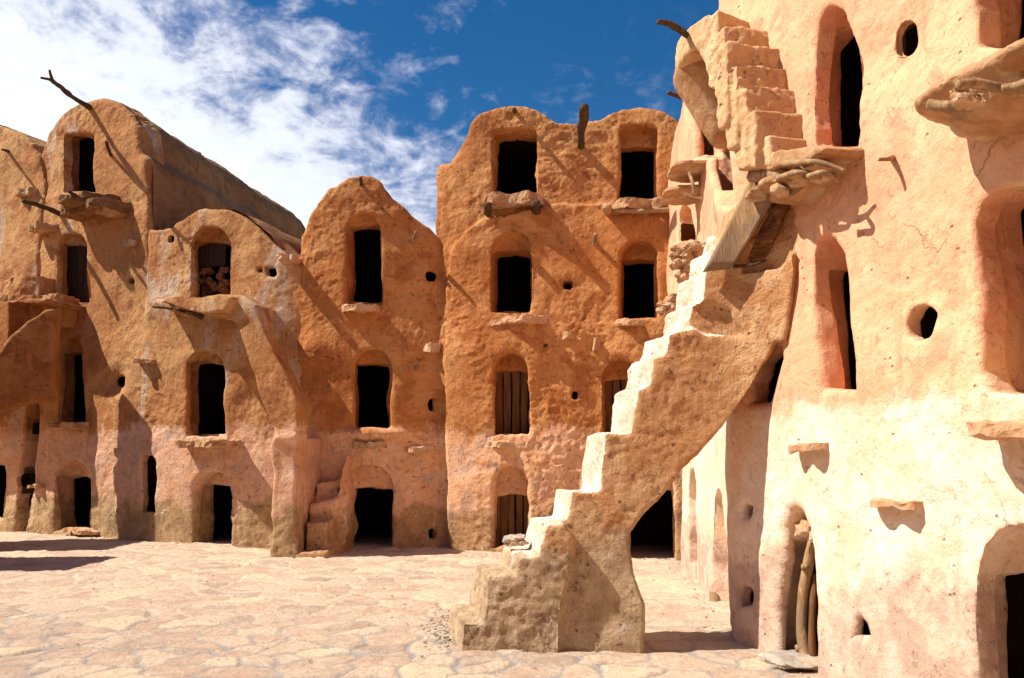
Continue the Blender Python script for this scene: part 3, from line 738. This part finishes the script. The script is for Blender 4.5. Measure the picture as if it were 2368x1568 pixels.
for x in (1131, 1243): log(b5, [pB5.world(x, 492, .1), pB5.world(x - 2, 486, -.15), pB5.world(x - 3, 472, -.44)], .10, .075, mat=M['wood'], knots=.35)
slab(b5, pB5, 1390, 1550, 458, 476, .34, amp=.035, label='stone slab on logs under the upper right doorway')
log(b5, [pB5.world(1404, 494, .1), pB5.world(1402, 478, -.42)], .095, .085, mat=M['slab'], knots=.3)
log(b5, [pB5.world(1420, 486, -.3), pB5.world(1490, 488, -.3), pB5.world(1550, 484, -.28)], .05, .05, mat=M['pale_wood'])
slab(b5, pB5, 1123, 1284, 731, 746, .30, mat=M['pale_slab'], label='long curved sill slab under the middle left doorway')
slab(b5, pB5, 1412, 1535, 738, 750, .26, mat=M['pale_slab'])
slab(b5, pB5, 1290, 1330, 766, 784, .24, mat=M['slab']); slab(b5, pB5, 1366, 1392, 780, 808, .2, mat=M['slab'])
slab(b5, pB5, 1123, 1222, 1021, 1035, .24, mat=M['pale_slab'], label='long sill slab under the plank doorway'); slab(b5, pB5, 1222, 1276, 1022, 1040, .18, mat=M['pale_slab']); slab(b5, pB5, 1276, 1312, 1036, 1045, .16)
log(b5, [pB5.world(1342, 345, .1), pB5.world(1346, 300, -.7), pB5.world(1352, 250, -1.5)], .06, .085, label='long log sticking out between the two rounded tops')
log(b5, [pB5.world(1192, 262, .1), pB5.world(1190, 253, -.22)], .045, .045, name='peg')
log(b5, [pB5.world(1373, 575, .1), pB5.world(1379, 543, -.55)], .045, .04, name='peg', mat=M['pale_wood'])
log(b5, [pB5.world(1268, 794, .1), pB5.world(1262, 800, -.2)], .04, .035, name='peg'); log(b5, [pB5.world(1073, 580, .1), pB5.world(1070, 574, -.18)], .045, .04, name='peg', mat=M['pale_wood'])
log(b5, [pB5.world(1384, 858, .1), pB5.world(1383, 856, -.08)], .03, .03, name='peg')
# ---------------------------------------------------------------- right building
b6 = building('granary_building', pR, 1900, 'big sunlit cream granary wall curving along the right side of the courtyard')
uF = pR.px(1572, 1302)[0] - .3
u1 = pR.len - .05
YU = lambda y: float(np.interp(-y, -pR.P[:, 1], pR.u))
v6 = Vol(pR, uF - 1.2, u1, -.35, 8.4, -.3, TW + .1, .02)
left6 = [pR.px(x, y) for x, y in ((1575, 1000), (1546, 700), (1540, 560), (1546, 420), (1560, 320), (1575, 262), (1588, 190), (1603, 140), (1628, 60), (1655, 0))]
P6 = np.array([[left6[0][0], -.6]] + [list(q) for q in left6] + [[left6[-1][0] + .4, 8.9], [u1 + 1, 8.9], [u1 + 1, -.6]])
v6.tw = .44; v6.add(P6, 0, .44, 0, .02, rs=.04)
def rdoor(outer, inner, dep=.3, **kw): return opening(b6, v6, outer, inner, dep, **kw)
rdoor([(1884, 335), (1880, 240), (1884, 120), (1893, 50), (1906, 22), (1922, 14), (1938, 24), (1952, 55), (1964, 110), (1972, 200), (1976, 335)],
      [(1924, 338), (1925, 118), (1960, 80), (1990, 60), (1990, 338)], .34, grow=.3)
rdoor([(1902, 905), (1890, 800), (1883, 700), (1882, 600), (1888, 560), (1905, 547), (1925, 552), (1940, 590), (1950, 650), (1962, 740), (1975, 830), (1974, 905)],
      [(1950, 908), (1940, 800), (1934, 632), (1985, 628), (1990, 908)], .34, grow=.3)
rdoor([(1800, 1545), (1803, 1400), (1812, 1290), (1814, 1215), (1826, 1180), (1843, 1166), (1862, 1175), (1878, 1220), (1890, 1300), (1896, 1420), (1898, 1575)],
      [(1826, 1560), (1830, 1420), (1840, 1300), (1846, 1235), (1912, 1240), (1918, 1600)], .20, cav=.27)
rdoor([(2290, 905), (2272, 860), (2266, 700), (2258, 590), (2256, 520), (2270, 475), (2300, 450), (2350, 442), (2400, 455), (2440, 500), (2460, 620), (2470, 900)],
      [(2366, 905), (2358, 700), (2354, 485), (2480, 480), (2500, 905)], .36, grow=.3)
rdoor([(2262, 1700), (2256, 1420), (2258, 1340), (2278, 1270), (2310, 1238), (2360, 1228), (2420, 1250), (2470, 1330), (2490, 1700)],
      [(2318, 1720), (2312, 1560), (2306, 1340), (2480, 1330), (2520, 1720)], .34, grow=.3)
rdoor([(2262, 100), (2256, -40), (2270, -120), (2320, -150), (2400, -150), (2450, -60), (2460, 110)],
      [(2342, 110), (2340, -80), (2480, -90), (2500, 110)], .36, grow=.2)
opening(b6, v6, [(1742, 935), (1736, 880), (1760, 830), (1785, 792), (1812, 790), (1818, 830), (1800, 900), (1788, 945)], [(1762, 938), (1766, 890), (1784, 838), (1806, 812), (1818, 830), (1796, 940)], .16, cav=.22)
rdoor([(1659, 480), (1642, 400), (1638, 300), (1644, 256), (1658, 238), (1674, 250), (1684, 300), (1690, 380), (1694, 480)], [(1672, 480), (1668, 350), (1700, 330), (1704, 480)], .24, grow=.2)
rdoor([(1608, 366), (1605, 260), (1612, 180), (1624, 160), (1636, 190), (1642, 366)], [(1622, 366), (1622, 220), (1650, 210), (1652, 366)], .24, grow=.1)
rdoor([(1566, 556), (1567, 500), (1576, 474), (1588, 470), (1598, 490), (1604, 556)], [(1586, 556), (1586, 520), (1612, 520), (1612, 556)], .24, grow=.1)
rdoor([(1648, 1430), (1643, 1300), (1644, 1160), (1652, 1135), (1664, 1150), (1672, 1250), (1676, 1450)], [(1662, 1440), (1660, 1200), (1684, 1200), (1686, 1450)], .3, grow=.1)
rdoor([(1590, 1298), (1588, 1150), (1592, 1090), (1600, 1085), (1608, 1120), (1608, 1298)], [(1600, 1298), (1600, 1130), (1614, 1130), (1614, 1298)], .24, grow=.1)
hole(b6, v6, 2066, 2106, 56, 120); hole(b6, v6, 2095, 2156, 706, 786); hole(b6, v6, 1712, 1748, 1156, 1206, thru=False)
hole(b6, v6, 1708, 1746, 1352, 1406, thru=False)
opening(b6, v6, [(1972, 1478), (1980, 1430), (1992, 1420), (2010, 1440), (2021, 1478)], None, 0, k=.01, name='vent_hole', cav=.05, wob=0)
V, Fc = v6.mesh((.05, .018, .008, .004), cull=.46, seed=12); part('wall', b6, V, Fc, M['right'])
slab(b6, pR, 2190, 2480, 978, 1006, .34, mat=M['pale_slab'], amp=.02, n=(40, 6, 14), label='long pale stone sill slab under the large arched doorway')
slab(b6, pR, 1993, 2100, 1158, 1178, .12, mat=M['pale_slab'], amp=.015, label='small stone shelf on the pale lower wall'); slab(b6, pR, 1816, 1880, 1027, 1043, .15, mat=M['pale_slab'], amp=.015)
log(b6, [pR.world(2066, 366, .05), pR.world(2052, 368, -.08), pR.world(2034, 368, -.16)], .022, .014, mat=M['pale_wood'], name='peg')
# big platform at the upper right
pf6 = thing('door_platform', pR.world(2300, 230, 0), None, None); pf6.parent = b6; pf6.location = pf6.location - b6.location
vp = Vol(pR, pR.px(2140, 230)[0] - .3, pR.len - .02, 3.2, 4.2, -.8, .25, .014)
a = pR.px(2240, 120); uA, uB = a[0], a[0] + 1.4
for k in range(9):
    uu = YU(4.42) + k * .16; vp.ball([uu, 3.655 + .012 * math.sin(k * 2.1), -.10 - .03 * (k % 2)], (.20 + .02 * (k % 3), .07, .36), .03)
for k in range(9):
    uu = YU(4.36) + k * .17; vp.ball([uu, 3.54 - .03 * (k % 2), -.05], (.17, .08, .22 + .05 * (k % 3)), .06)
V, Fc = vp.mesh((.03, .035, .02, .008), seed=2); part('platform_slab', pf6, V, Fc, M['slab'])
def atz(x, y, z):
    d = pix_dir(x, y); q = d * ((z - EYE) / d[2]); return np.array([q[0], q[1], z])
log(pf6, [atz(2212, 198, 3.46), atz(2262, 196, 3.47), atz(2330, 212, 3.44), atz(2372, 206, 3.46)], .026, .030, mat=M['pale_wood'], wig=.5, knots=.3)
log(pf6, [atz(2318, 212, 3.42), atz(2372, 200, 3.42), atz(2440, 190, 3.44)], .024, .03, mat=M['pale_wood'], wig=.5, knots=.3)
log(pf6, [atz(2150, 238, 3.50), atz(2195, 246, 3.44), atz(2250, 246, 3.42)], .03, .035, mat=M['pale_wood'], wig=.6, knots=.35)
rock(pf6, atz(2222, 226, 3.44), (.06, .05, .04), M['slab'], name='packing_stone'); rock(pf6, atz(2252, 236, 3.42), (.04, .04, .035), M['slab'], name='packing_stone')
# leaning planks in the ground doorway, lintel rubble
log(b6, [pR.world(1862, 1552, .1), pR.world(1856, 1440, .12), pR.world(1862, 1340, .13), pR.world(1880, 1250, .16)], .048, .038, mat=M['pale_wood'], name='door_pole', knots=.12)
log(b6, [pR.world(1852, 1500, .1), pR.world(1840, 1500, .06)], .03, .03, mat=M['pale_wood'], name='peg'); log(b6, [pR.world(1866, 1312, .12), pR.world(1854, 1312, .08)], .028, .028, mat=M['pale_wood'], name='peg')
log(b6, [pR.world(1882, 1565, .12), pR.world(1880, 1420, .16), pR.world(1886, 1330, .2)], .03, .026, mat=M['plank'], name='door_pole')
for q in ((1866, 1222, .05), (1880, 1232, .08), (1852, 1216, .12)): rock(b6, pR.world(*q), (.07, .08, .06), M['pale_slab'], name='lintel_stone')
log(b6, [pR.world(1803, 1548, .03), pR.world(1806, 1400, .05)], .04, .03, mat=M['wood'], name='door_post')
log(b6, [pR.world(1655, 1430, .02), pR.world(1652, 1360, .04), pR.world(1654, 1300, .06)], .06, .05, mat=M['pale_wood'], name='door_post')
rock(b6, atz(1838, 1528, .03), (.22, .26, .06), M['grey_slab'], name='threshold', amp=.2, n=14, rot=.4)
# small platform and sticks of the far bay
def slab_uv(parent, path, u0, u1, v0, v1, prot, mat, name='ledge', amp=.02, label=None, n=(26, 5, 12)):
    V, Fc = bgrid(*n); V = V.copy(); sd = random.uniform(0, 50); e = (V[:, 0] - .5) * 2
    W = .12 - V[:, 2] * (.12 + prot) * (1 - .3 * np.abs(e) ** 4)
    P = path.map(np.stack([u0 + (u1 - u0) * V[:, 0], v0 + (v1 - v0) * V[:, 1], W], 1))
    return part(name, parent, P + amp * np.stack([fbm(P, 5, 4, sd + k * 9) for k in range(3)], 1), Fc, mat, label=label, own=True)
def at(x, y, Y):
    d = pix_dir(x, y); q = d * (Y / d[1]); return np.array([q[0], q[1], q[2] + EYE])
slab_uv(b6, pR, YU(10.2), YU(9.5), 5.20, 5.24, .46, M['slab']); slab_uv(b6, pR, YU(10.6), YU(9.9), 5.02, 5.06, .50, M['slab'])
log(b6, [at(1622, 462, 8.5), at(1600, 458, 8.5), at(1584, 448, 8.5)], .03, .02, mat=M['pale_wood'], name='peg')
log(b6, [at(1606, 450, 8.6), at(1602, 425, 8.6), at(1594, 400, 8.7)], .022, .018, mat=M['pale_wood'], name='peg')
for (bx, by, tx, ty, Y) in ((1592, 232, 1544, 214, 9.5), (1614, 174, 1592, 168, 9.5), (1716, 248, 1684, 230, 7.3)):
    p = at(bx, by, Y); p2 = p + [.12, .05, -.02]; log(b6, [p2, p, at(tx, ty, Y - .12)], .034, .026, name='peg')
for (x, y, r) in ((1596, 575, .16), (1574, 584, .13), (1614, 580, .15), (1588, 600, .13), (1566, 612, .10), (1598, 620, .12), (1580, 640, .09), (1566, 598, .08)):
    rock(b6, at(x, y, 8.25), (r, r * .8, r * .55), M['slab'], name='platform_stone', rot=r * 9)
for (x, y, r) in ((1558, 692, .07), (1540, 706, .06), (1530, 716, .05), (1552, 710, .06)):
    rock(b6, at(x, y, 7.9), (r * 1.3, r, r * .7), M['slab'], name='platform_stone', rot=r * 90)

# ================================================================== MAIN STAIRCASE
class Sheared(Path):
    shear = .30
    def map(s, q):
        q = np.array(q, float); q[..., 0] = q[..., 0] - s.shear * q[..., 2]; return Path.map(s, q)
pS = Sheared([(-1.2, 6.99), (0, 6.86), (1.2, 6.74), (1.75, 6.66), (2.05, 6.52), (2.28, 6.26), (2.50, 5.9), (2.74, 5.4)])
st = thing('staircase', (.6, 7.0, 0), 'large freestanding plastered staircase climbing from the courtyard to the right wall', 'staircase')
vs = Vol(pS, pS.px(1052, 1500)[0] - .25, pS.px(1910, 600)[0] + .3, -.3, 4.5, -.3, .75, .016)
prof = [(1050, 1530), (1054, 1470), (1060, 1427), (1107, 1430), (1124, 1325), (1184, 1320), (1190, 1276), (1238, 1276), (1258, 1205), (1315, 1202), (1326, 1136), (1386, 1133), (1402, 1000), (1462, 999), (1477, 900), (1506, 889), (1513, 826), (1541, 818), (1548, 768), (1594, 760), (1602, 700), (1626, 690), (1632, 620), (1652, 612), (1655, 560), (1676, 552), (1682, 500), (1704, 490), (1710, 440), (1728, 432), (1732, 392), (1790, 385)]
hi = vs.uv([p for p in prof if p[0] < 1440 or p[1] > 900] )
under = [(1790, 480), (1745, 560), (1720, 625), (1800, 610), (1830, 570), (1836, 620), (1826, 700), (1812, 790), (1790, 790), (1775, 830), (1740, 900), (1700, 962), (1650, 1022), (1615, 1062), (1580, 1095), (1545, 1140), (1500, 1188), (1464, 1242), (1466, 1272), (1476, 1340), (1496, 1400), (1502, 1530)]
vs.add(vs.uv(prof + under), .04, .62, 0, .012, rs=.012)
vs.add(vs.uv([(1690, 640), (1740, 560), (1790, 480), (1850, 440), (1856, 500), (1836, 660)]), .12, .62, .04, .02, rs=.012)
# lower left mass stands a little proud
vs.add(vs.uv([(1050, 1530), (1054, 1470), (1060, 1427), (1107, 1430), (1124, 1325), (1184, 1322), (1190, 1278), (1238, 1278), (1258, 1208), (1300, 1206), (1330, 1240), (1318, 1330), (1302, 1400), (1298, 1530)]), -.05, .3, .05, .02, rs=.02)
vs.cut(vs.uv([(1600, 720), (1640, 705), (1690, 720), (1715, 765), (1640, 768), (1600, 745)]), -.3, .10, .10, .02)
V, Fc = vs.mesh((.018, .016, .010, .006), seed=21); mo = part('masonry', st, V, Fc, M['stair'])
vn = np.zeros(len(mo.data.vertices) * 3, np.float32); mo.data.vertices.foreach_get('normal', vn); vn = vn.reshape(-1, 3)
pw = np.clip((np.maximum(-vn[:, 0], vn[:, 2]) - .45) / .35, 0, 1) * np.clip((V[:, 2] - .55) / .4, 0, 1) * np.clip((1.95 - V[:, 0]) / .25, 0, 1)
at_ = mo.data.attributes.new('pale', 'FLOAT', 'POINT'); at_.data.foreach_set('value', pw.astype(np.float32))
# board closing the side of the upper flight
def plate(root, path, pts, w0, th, mat, name, nseg=10, amp=.004, wedge=0.0):
    q = [path.px(x, y, w0) for x, y in pts]                 # four corners, counted round
    V, Fc = bgrid(nseg, nseg, 1); V = V.copy()
    a, b, c, d = [np.array(p) for p in q]; s_, t_ = V[:, 0:1], V[:, 1:2]
    uv = a * (1 - s_) * (1 - t_) + b * s_ * (1 - t_) + c * s_ * t_ + d * (1 - s_) * t_
    P = path.map(np.stack([uv[:, 0], uv[:, 1], w0 + th * V[:, 2] - wedge * V[:, 1]], 1)); P = P + amp * fbm(P, 9, 3)[:, None]
    return part(name, root, P, Fc, mat, own=True)
plate(st, pS, [(1627, 625), (1688, 617), (1782, 455), (1737, 392)], -.06, .07, M['pale_wood'], 'side_board')
plate(st, pS, [(1696, 606), (1776, 596), (1836, 452), (1782, 456)], .08, .05, M['fibre'], 'woven_panel', 34, .035)
log(st, [pS.world(1738, 402, -.1), pS.world(1800, 412, -.12), pS.world(1868, 425, -.1)], .085, .06, mat=M['pale_wood'], knots=.3)
log(st, [pS.world(1790, 455, -.05), pS.world(1830, 460, -.06), pS.world(1868, 450, -.02)], .03, .02, mat=M['wood'])
log(st, [pS.world(1700, 616, .03), pS.world(1740, 612, .0), pS.world(1776, 600, .06)], .016, .012, mat=M['wood'])
# landing
dL = YU(6.2) - 7.76
vl = Vol(pR, 6.9 + dL, 8.75 + dL, 3.3, 4.4, -.8, .25, .014)
vl.add(np.array([[7.42, 4.03], [7.6, 4.07], [7.9, 4.03], [8.44, 3.85], [8.52, 3.80], [8.46, 3.74], [8.2, 3.76], [7.9, 3.84], [7.6, 3.92], [7.42, 3.92]]) + [dL, 0], -.32, .2, .0, .02, rs=.015)
vl.add(np.array([[7.5, 3.95], [7.9, 3.88], [8.4, 3.8], [8.3, 3.70], [8.0, 3.60], [7.7, 3.62], [7.5, 3.7]]) + [dL, 0], -.20, .2, .05, .04, rs=.02)
for k in range(5): vl.ball([7.5 + dL + k * .19, 3.82 - .025 * k, -.22 - .04 * (k % 2)], (.11, .035 + .02 * (k % 2), .11), .02)
V, Fc = vl.mesh((.02, .03, .024, .012), seed=5); part('landing_slab', st, V, Fc, M['slab'])
for (a, b, c_) in (((1815, 378), (1880, 374), (1955, 396)), ((1800, 412), (1850, 398), (1900, 412)), ((1870, 408), (1905, 398), (1935, 420))):
    log(st, [pR.world(*a, -.34), pR.world(*b, -.34), pR.world(*c_, -.2)], .024, .014, mat=M['pale_wood'], name='stick')
for (u_, v_, w_) in ((8.0, 3.72, -.22), (7.8, 3.70, -.26), (8.2, 3.68, -.15), (7.5, 3.76, -.26)):
    rock(st, pR.map(np.array([u_ + dL, v_, w_])), (.10, .07, .05), M['slab'], name='packing_stone', rot=u_ * 5)

# ================================================================== UPPER FLIGHT
uf = thing('upper_stair_flight', pR.world(1840, 330, -.2), 'narrow upper flight of worn steps clinging to the sunlit right wall above the landing', 'stairs')
dU = YU(6.30) - 7.76; U_ = tuple(q + dU for q in (7.90, 7.82, 7.74, 7.66, 7.58, 7.42, 7.20)); W_ = (.33, .42, .44, .48, .52, .46, .42); Z_ = (4.19, 4.41, 4.69, 4.91, 5.12, 5.38, 5.64)
vu = Vol(pR, 5.2 + dU, 8.15 + dU, 3.5, 6.4, -.95, .2, .015)
for k in range(7):
    ua, z, wv = U_[k], Z_[k], W_[k]
    vu.add(np.array([[ua - .34, z - .10], [ua - .16, max(z - .75, 3.95)], [ua, max(z - .75, 3.9)], [ua, z], [ua - .34, z]]), -wv, .15, .03, .016, rs=.012)
vu.add(np.array([[6.0, 5.50], [6.3, 5.40], [7.05, 5.35], [7.1, 5.66], [6.0, 5.74]]) + [dU, 0], -.44, .15, .04, .02, rs=.02)
V, Fc = vu.mesh((.02, .024, .016, .009), seed=8); part('masonry', uf, V, Fc, M['flight'])
vc = Vol(pR, 5.6 + dU, 7.6 + dU, 4.3, 5.9, -.8, .2, .016)
vc.add(np.array([[6.02, 5.48], [6.9, 5.42], [6.9, 5.56], [6.02, 5.56]]) + [dU, 0], -.42, .1, .03, .03, rs=.02)
for k in range(8):
    f_ = k / 7; vc.ball([6.38 + dU - .05 * f_, 5.42 - .62 * f_, -.20 + .20 * f_], (.36 - .2 * f_, .14, .26 - .16 * f_), .08)
V, Fc = vc.mesh((.03, .05, .028, .012), seed=18); part('rubble_corbel', uf, V, Fc, M['slab'])
log(uf, [(1.75, 7.2, 5.58), (1.52, 7.0, 5.62), (1.36, 6.9, 5.60)], .035, .028, name='peg')

# ================================================================== FLIGHT ON THE LOW VAULTED BUILDING
pF = Path([(-5.6, 13.6), (-4.6, 13.15), (-3.6, 12.95), (-2.6, 12.9)])
fl = thing('buttress_stair', pF.world(655, 1280, .3), 'slanting stair flight resting on a square pillar against the low vaulted granary', 'staircase')
a, b = pF.px(480, 700), pF.px(800, 1200)
vf = Vol(pF, pF.px(330, 700, .5)[0] - .3, b[0] + .3, -.3, 4.9, -.3, 1.7, .024)
vf.add(vf.uv([(512, 712), (506, 695), (528, 682), (558, 684), (592, 706), (606, 735), (626, 785), (662, 860), (692, 935), (694, 985), (682, 1012), (640, 1018), (624, 975), (600, 905), (574, 845), (556, 780), (536, 735)]), .0, .42, .0, .015, rs=.02)
vf.add(vf.uv([(622, 1320), (626, 1200), (628, 1110), (622, 1030), (630, 1014), (684, 1008), (688, 1100), (686, 1200), (694, 1320)]), -.01, 1.6, .14, .015, rs=.02)
vf.add(vf.uv([(352, 704), (360, 692), (470, 690), (470, 716), (400, 722)], .5), .5, 1.65, .05, .03, rs=.02)
vf.add(vf.uv([(385, 700), (396, 688), (430, 684), (520, 682), (550, 690), (530, 722), (470, 728), (425, 716)]), -.12, 1.65, .05, .02, rs=.01)
V, Fc = vf.mesh((.03, .02, .01, .004), seed=15); part('masonry', fl, V, Fc, M['left'])
log(fl, [pF.world(430, 722, .3), pF.world(400, 715, .1), pF.world(352, 710, -.1)], .03, .018, name='stick')
log(fl, [pF.world(470, 735, .3), pF.world(425, 712, .05), pF.world(385, 696, -.05)], .05, .03, name='stick', mat=M['wood'])
log(fl, [pF.world(440, 730, .3), pF.world(415, 722, .15), pF.world(390, 700, .05)], .035, .02, name='stick', mat=M['pale_wood'])
# steps behind the pillar
fs = thing('corner_steps', pF.world(720, 1285, .5), 'few broken stone steps in the dark corner right of the square pillar', 'steps')
vq = Vol(pF, pF.px(640, 1280)[0] - .1, pF.px(800, 1280)[0] + .4, -.3, 2.6, -.2, 1.7, .024)
vq.add(vq.uv([(660, 1310), (664, 1276), (700, 1270), (764, 1268), (768, 1310)]), -.02, .9, 0, .02, rs=.03)
vq.add(vq.uv([(698, 1300), (702, 1204), (762, 1200), (764, 1300)], .3), .3, 1.3, .04, .02, rs=.03)
vq.add(vq.uv([(706, 1300), (712, 1160), (776, 1156), (780, 1300)], .6), .6, 1.6, .08, .04, rs=.03); vq.add(vq.uv([(716, 1300), (722, 1112), (780, 1108), (784, 1300)], .95), .95, 1.7, .08, .04, rs=.03)
vq.add(vq.uv([(768, 1310), (772, 1180), (782, 1080), (800, 1040), (812, 1060), (800, 1310)], .8), .75, 1.6, .12, .03, rs=.03)
V, Fc = vq.mesh((.03, .03, .016, .006), seed=5); part('masonry', fs, V, Fc, M['back'])

# ================================================================== ARCHED STAIR AT THE LEFT EDGE
ar = thing('arched_stair', pB1.world(40, 1200, -1.2), 'arched stair flight with pale rim entering from the left edge of the photo', 'staircase')
pA = Path([(-12.8, 13.0), (-11.2, 13.9), (-9.8, 14.55), (-8.6, 15.0), (-7.5, 15.4)])
va = Vol(pA, pA.px(-420, 900)[0] - .1, pA.px(125, 800)[0] + .4, -.3, 5.6, -.2, 1.9, .028)
va.add(va.uv([(-420, 1500), (-400, 1330), (-210, 1000), (0, 806), (22, 775), (60, 738), (104, 713), (128, 712), (130, 925), (104, 926), (40, 936), (0, 956), (-70, 1010), (-140, 1110), (-180, 1300), (-190, 1500)]), 0, .6, 0, .02, rs=.03)
V, Fc = va.mesh((.04, .02, .01, .004), seed=33); part('masonry', ar, V, Fc, M['red'])
vb = Vol(pB1, pB1.px(40, 700)[0] - 1.9, pB1.px(210, 710)[0] + .2, 1.5, 5.4, -1.6, .2, .028)
vb.add(vb.uv([(104, 716), (106, 706), (196, 704), (200, 716), (180, 722)]), -.85, .1, 0, .02, rs=.02)
vb.add(vb.uv([(96, 722), (98, 708), (128, 708), (130, 925), (100, 930)]), -1.0, .1, .03, .02, rs=.03)
vb.add(vb.uv([(-60, 860), (0, 806), (60, 740), (128, 722), (130, 922), (100, 926), (38, 936), (-10, 962), (-60, 1010)]), -.9, .1, .03, .02, rs=.03)
V, Fc = vb.mesh((.03, .02, .01, .004), seed=35); part('landing', ar, V, Fc, M['red'])
for (a, b, yt, yb, w) in ((-160, 72, 655, 690, .5), (-160, 92, 690, 745, .75)):
    slab(ar, pB0, a, b, yt, yb, w, mat=M['left'], name='step', amp=.03)
# blocks added out of view to the left to throw shadow on the paving

# unseen block, added for the shadow at the paving's left edge
shadow_mass = thing('staircase', (-10.6, 11.6, 0), 'unseen block added outside the left edge to shadow the paving', 'staircase')
V, Fc = bgrid(30, 8, 30); V = V.copy(); k_ = V[:, 0]
V = np.stack([-12.5 + 3.5 * k_, 11.0 + 1.4 * V[:, 1], -.2 + V[:, 2] * 3.7], 1)
V[:, 1] += .25 * (V[:, 2] > 1.5) * 0; V = V + .05 * np.stack([fbm(V, 1.5, 3, 9 * q) for q in range(3)], 1)
part('masonry', shadow_mass, V, Fc, M['left'])

V, Fc = bgrid(30, 12, 30); V = V.copy(); V = np.stack([-13 + 3.1 * V[:, 0], 13.2 + 1.5 * V[:, 1], -.2 + 4.0 * V[:, 2]], 1)
V = V + .06 * np.stack([fbm(V, 1.5, 3, 9 * q) for q in range(3)], 1); part('shadow_block', ar, V, Fc, M['left'])  # unseen block added to shadow the paving and the wall foot
# rest of the courtyard ring, behind and beside the camera
for k, (x0, x1, y0, y1, hh) in enumerate(((-18, 9, -9.5, -6, 8), (-19, -15.5, -6, 13, 7.5), (4.2, 8, -6, 2, 8))):
    g = thing('granary_building', ((x0 + x1) / 2, (y0 + y1) / 2, 0), ['long plastered granary row closing the courtyard behind the camera', 'plastered granary row closing the left side beyond the frame', 'plastered granary row running past the camera on the right'][k], 'granary', 'granary buildings round the courtyard')
    V, Fc = bgrid(60, 60, 30); V = V.copy()
    V = np.stack([x0 + (x1 - x0) * V[:, 0], y0 + (y1 - y0) * V[:, 1], -.2 + hh * V[:, 2]], 1); top = V[:, 2] > hh * .9
    V[:, 2] += np.where(top, .5 * np.abs(np.sin(V[:, 0] * 1.2 + V[:, 1] * 1.2)), 0); V = V + .12 * np.stack([fbm(V, .8, 3, 9 * q) for q in range(3)], 1)
    part('wall', g, V, Fc, M['left'])

# ================================================================== SMALL STONES
rs = thing('loose_stones', pS.world(1205, 1245, .2), 'grey loose stones lying on the third step of the large staircase', 'stones')
for (x, y, r) in ((1198, 1250, .045), (1222, 1252, .035), (1206, 1241, .05)): rock(rs, pS.world(x, y + 4, .2), (r * 1.6, r * 1.2, r * .7), M['grey_slab'], rot=r * 60)
def on_ground(x, y):
    d = pix_dir(x, y); k = -EYE / d[2]; p = d * k; return np.array([p[0], p[1], float(gz(np.array(p[0]), np.array(p[1]))) + .03])
Vs, Fs, n0 = [], [], 0
for k in range(170):
    x = random.gauss(1034, 22); y = random.gauss(1462, 26); p = on_ground(x, y)
    if x > 1052: continue
    V, Fc = bgrid(2, 2, 2); V = (V - .5) * 2; V = V / (np.linalg.norm(V, axis=1)[:, None]) * (1 + .3 * fbm(V, 1.3, 2, k)[:, None]); r = random.uniform(.004, .013)
    Vs.append(V * [r * 1.5, r, r * .7] + p + [0, 0, r * .3]); Fs.append(Fc + n0); n0 += len(V)
g = part('gravel', None, np.vstack(Vs), np.vstack(Fs), M['grey_slab']); tag(g, 'patch of grey gravel at the foot of the large staircase', 'gravel', kind='stuff')

def scatter(label, spots, rmin, rmax, mat, seed0):
    Vs, Fs, n0 = [], [], 0
    for k, (x, y) in enumerate(spots):
        V, Fc = bgrid(2, 2, 2); V = (V - .5) * 2; V = V / (np.linalg.norm(V, axis=1)[:, None]) * (1 + .35 * fbm(V, 1.3, 3, k + seed0)[:, None]); r = random.uniform(rmin, rmax) ** 1
        z = float(gz(np.array(x), np.array(y))) + .018; Vs.append(V * [r * 1.5, r, r * .6] + [x, y, z + r * .3]); Fs.append(Fc + n0); n0 += len(V)
    g = part('rubble', None, np.vstack(Vs), np.vstack(Fs), mat, smooth=False); tag(g, label, 'rubble', kind='stuff')
sp = []
for p_, n_, lo, hi in ((pB1, 60, .3, 4.2), (pB2, 50, .3, 3.6), (pB3, 50, .5, 3.8), (pB5, 60, .4, 4.6), (pR, 40, 1.5, 9.0)):
    for k in range(n_):
        u = random.uniform(lo, min(hi, p_.len)); q = p_.map(np.array([u, 0, -.04 - abs(random.gauss(0, .12))])); sp.append((q[0], q[1]))
scatter('crumbs of fallen plaster lying along the foot of the walls', sp, .004, .013, M['slab'], 0)
sp = [(random.uniform(-7, 1.6), random.uniform(6.2, 12.5)) for k in range(90)]
scatter('scattered grit on the flagstones', sp, .004, .011, M['grey_slab'], 300)
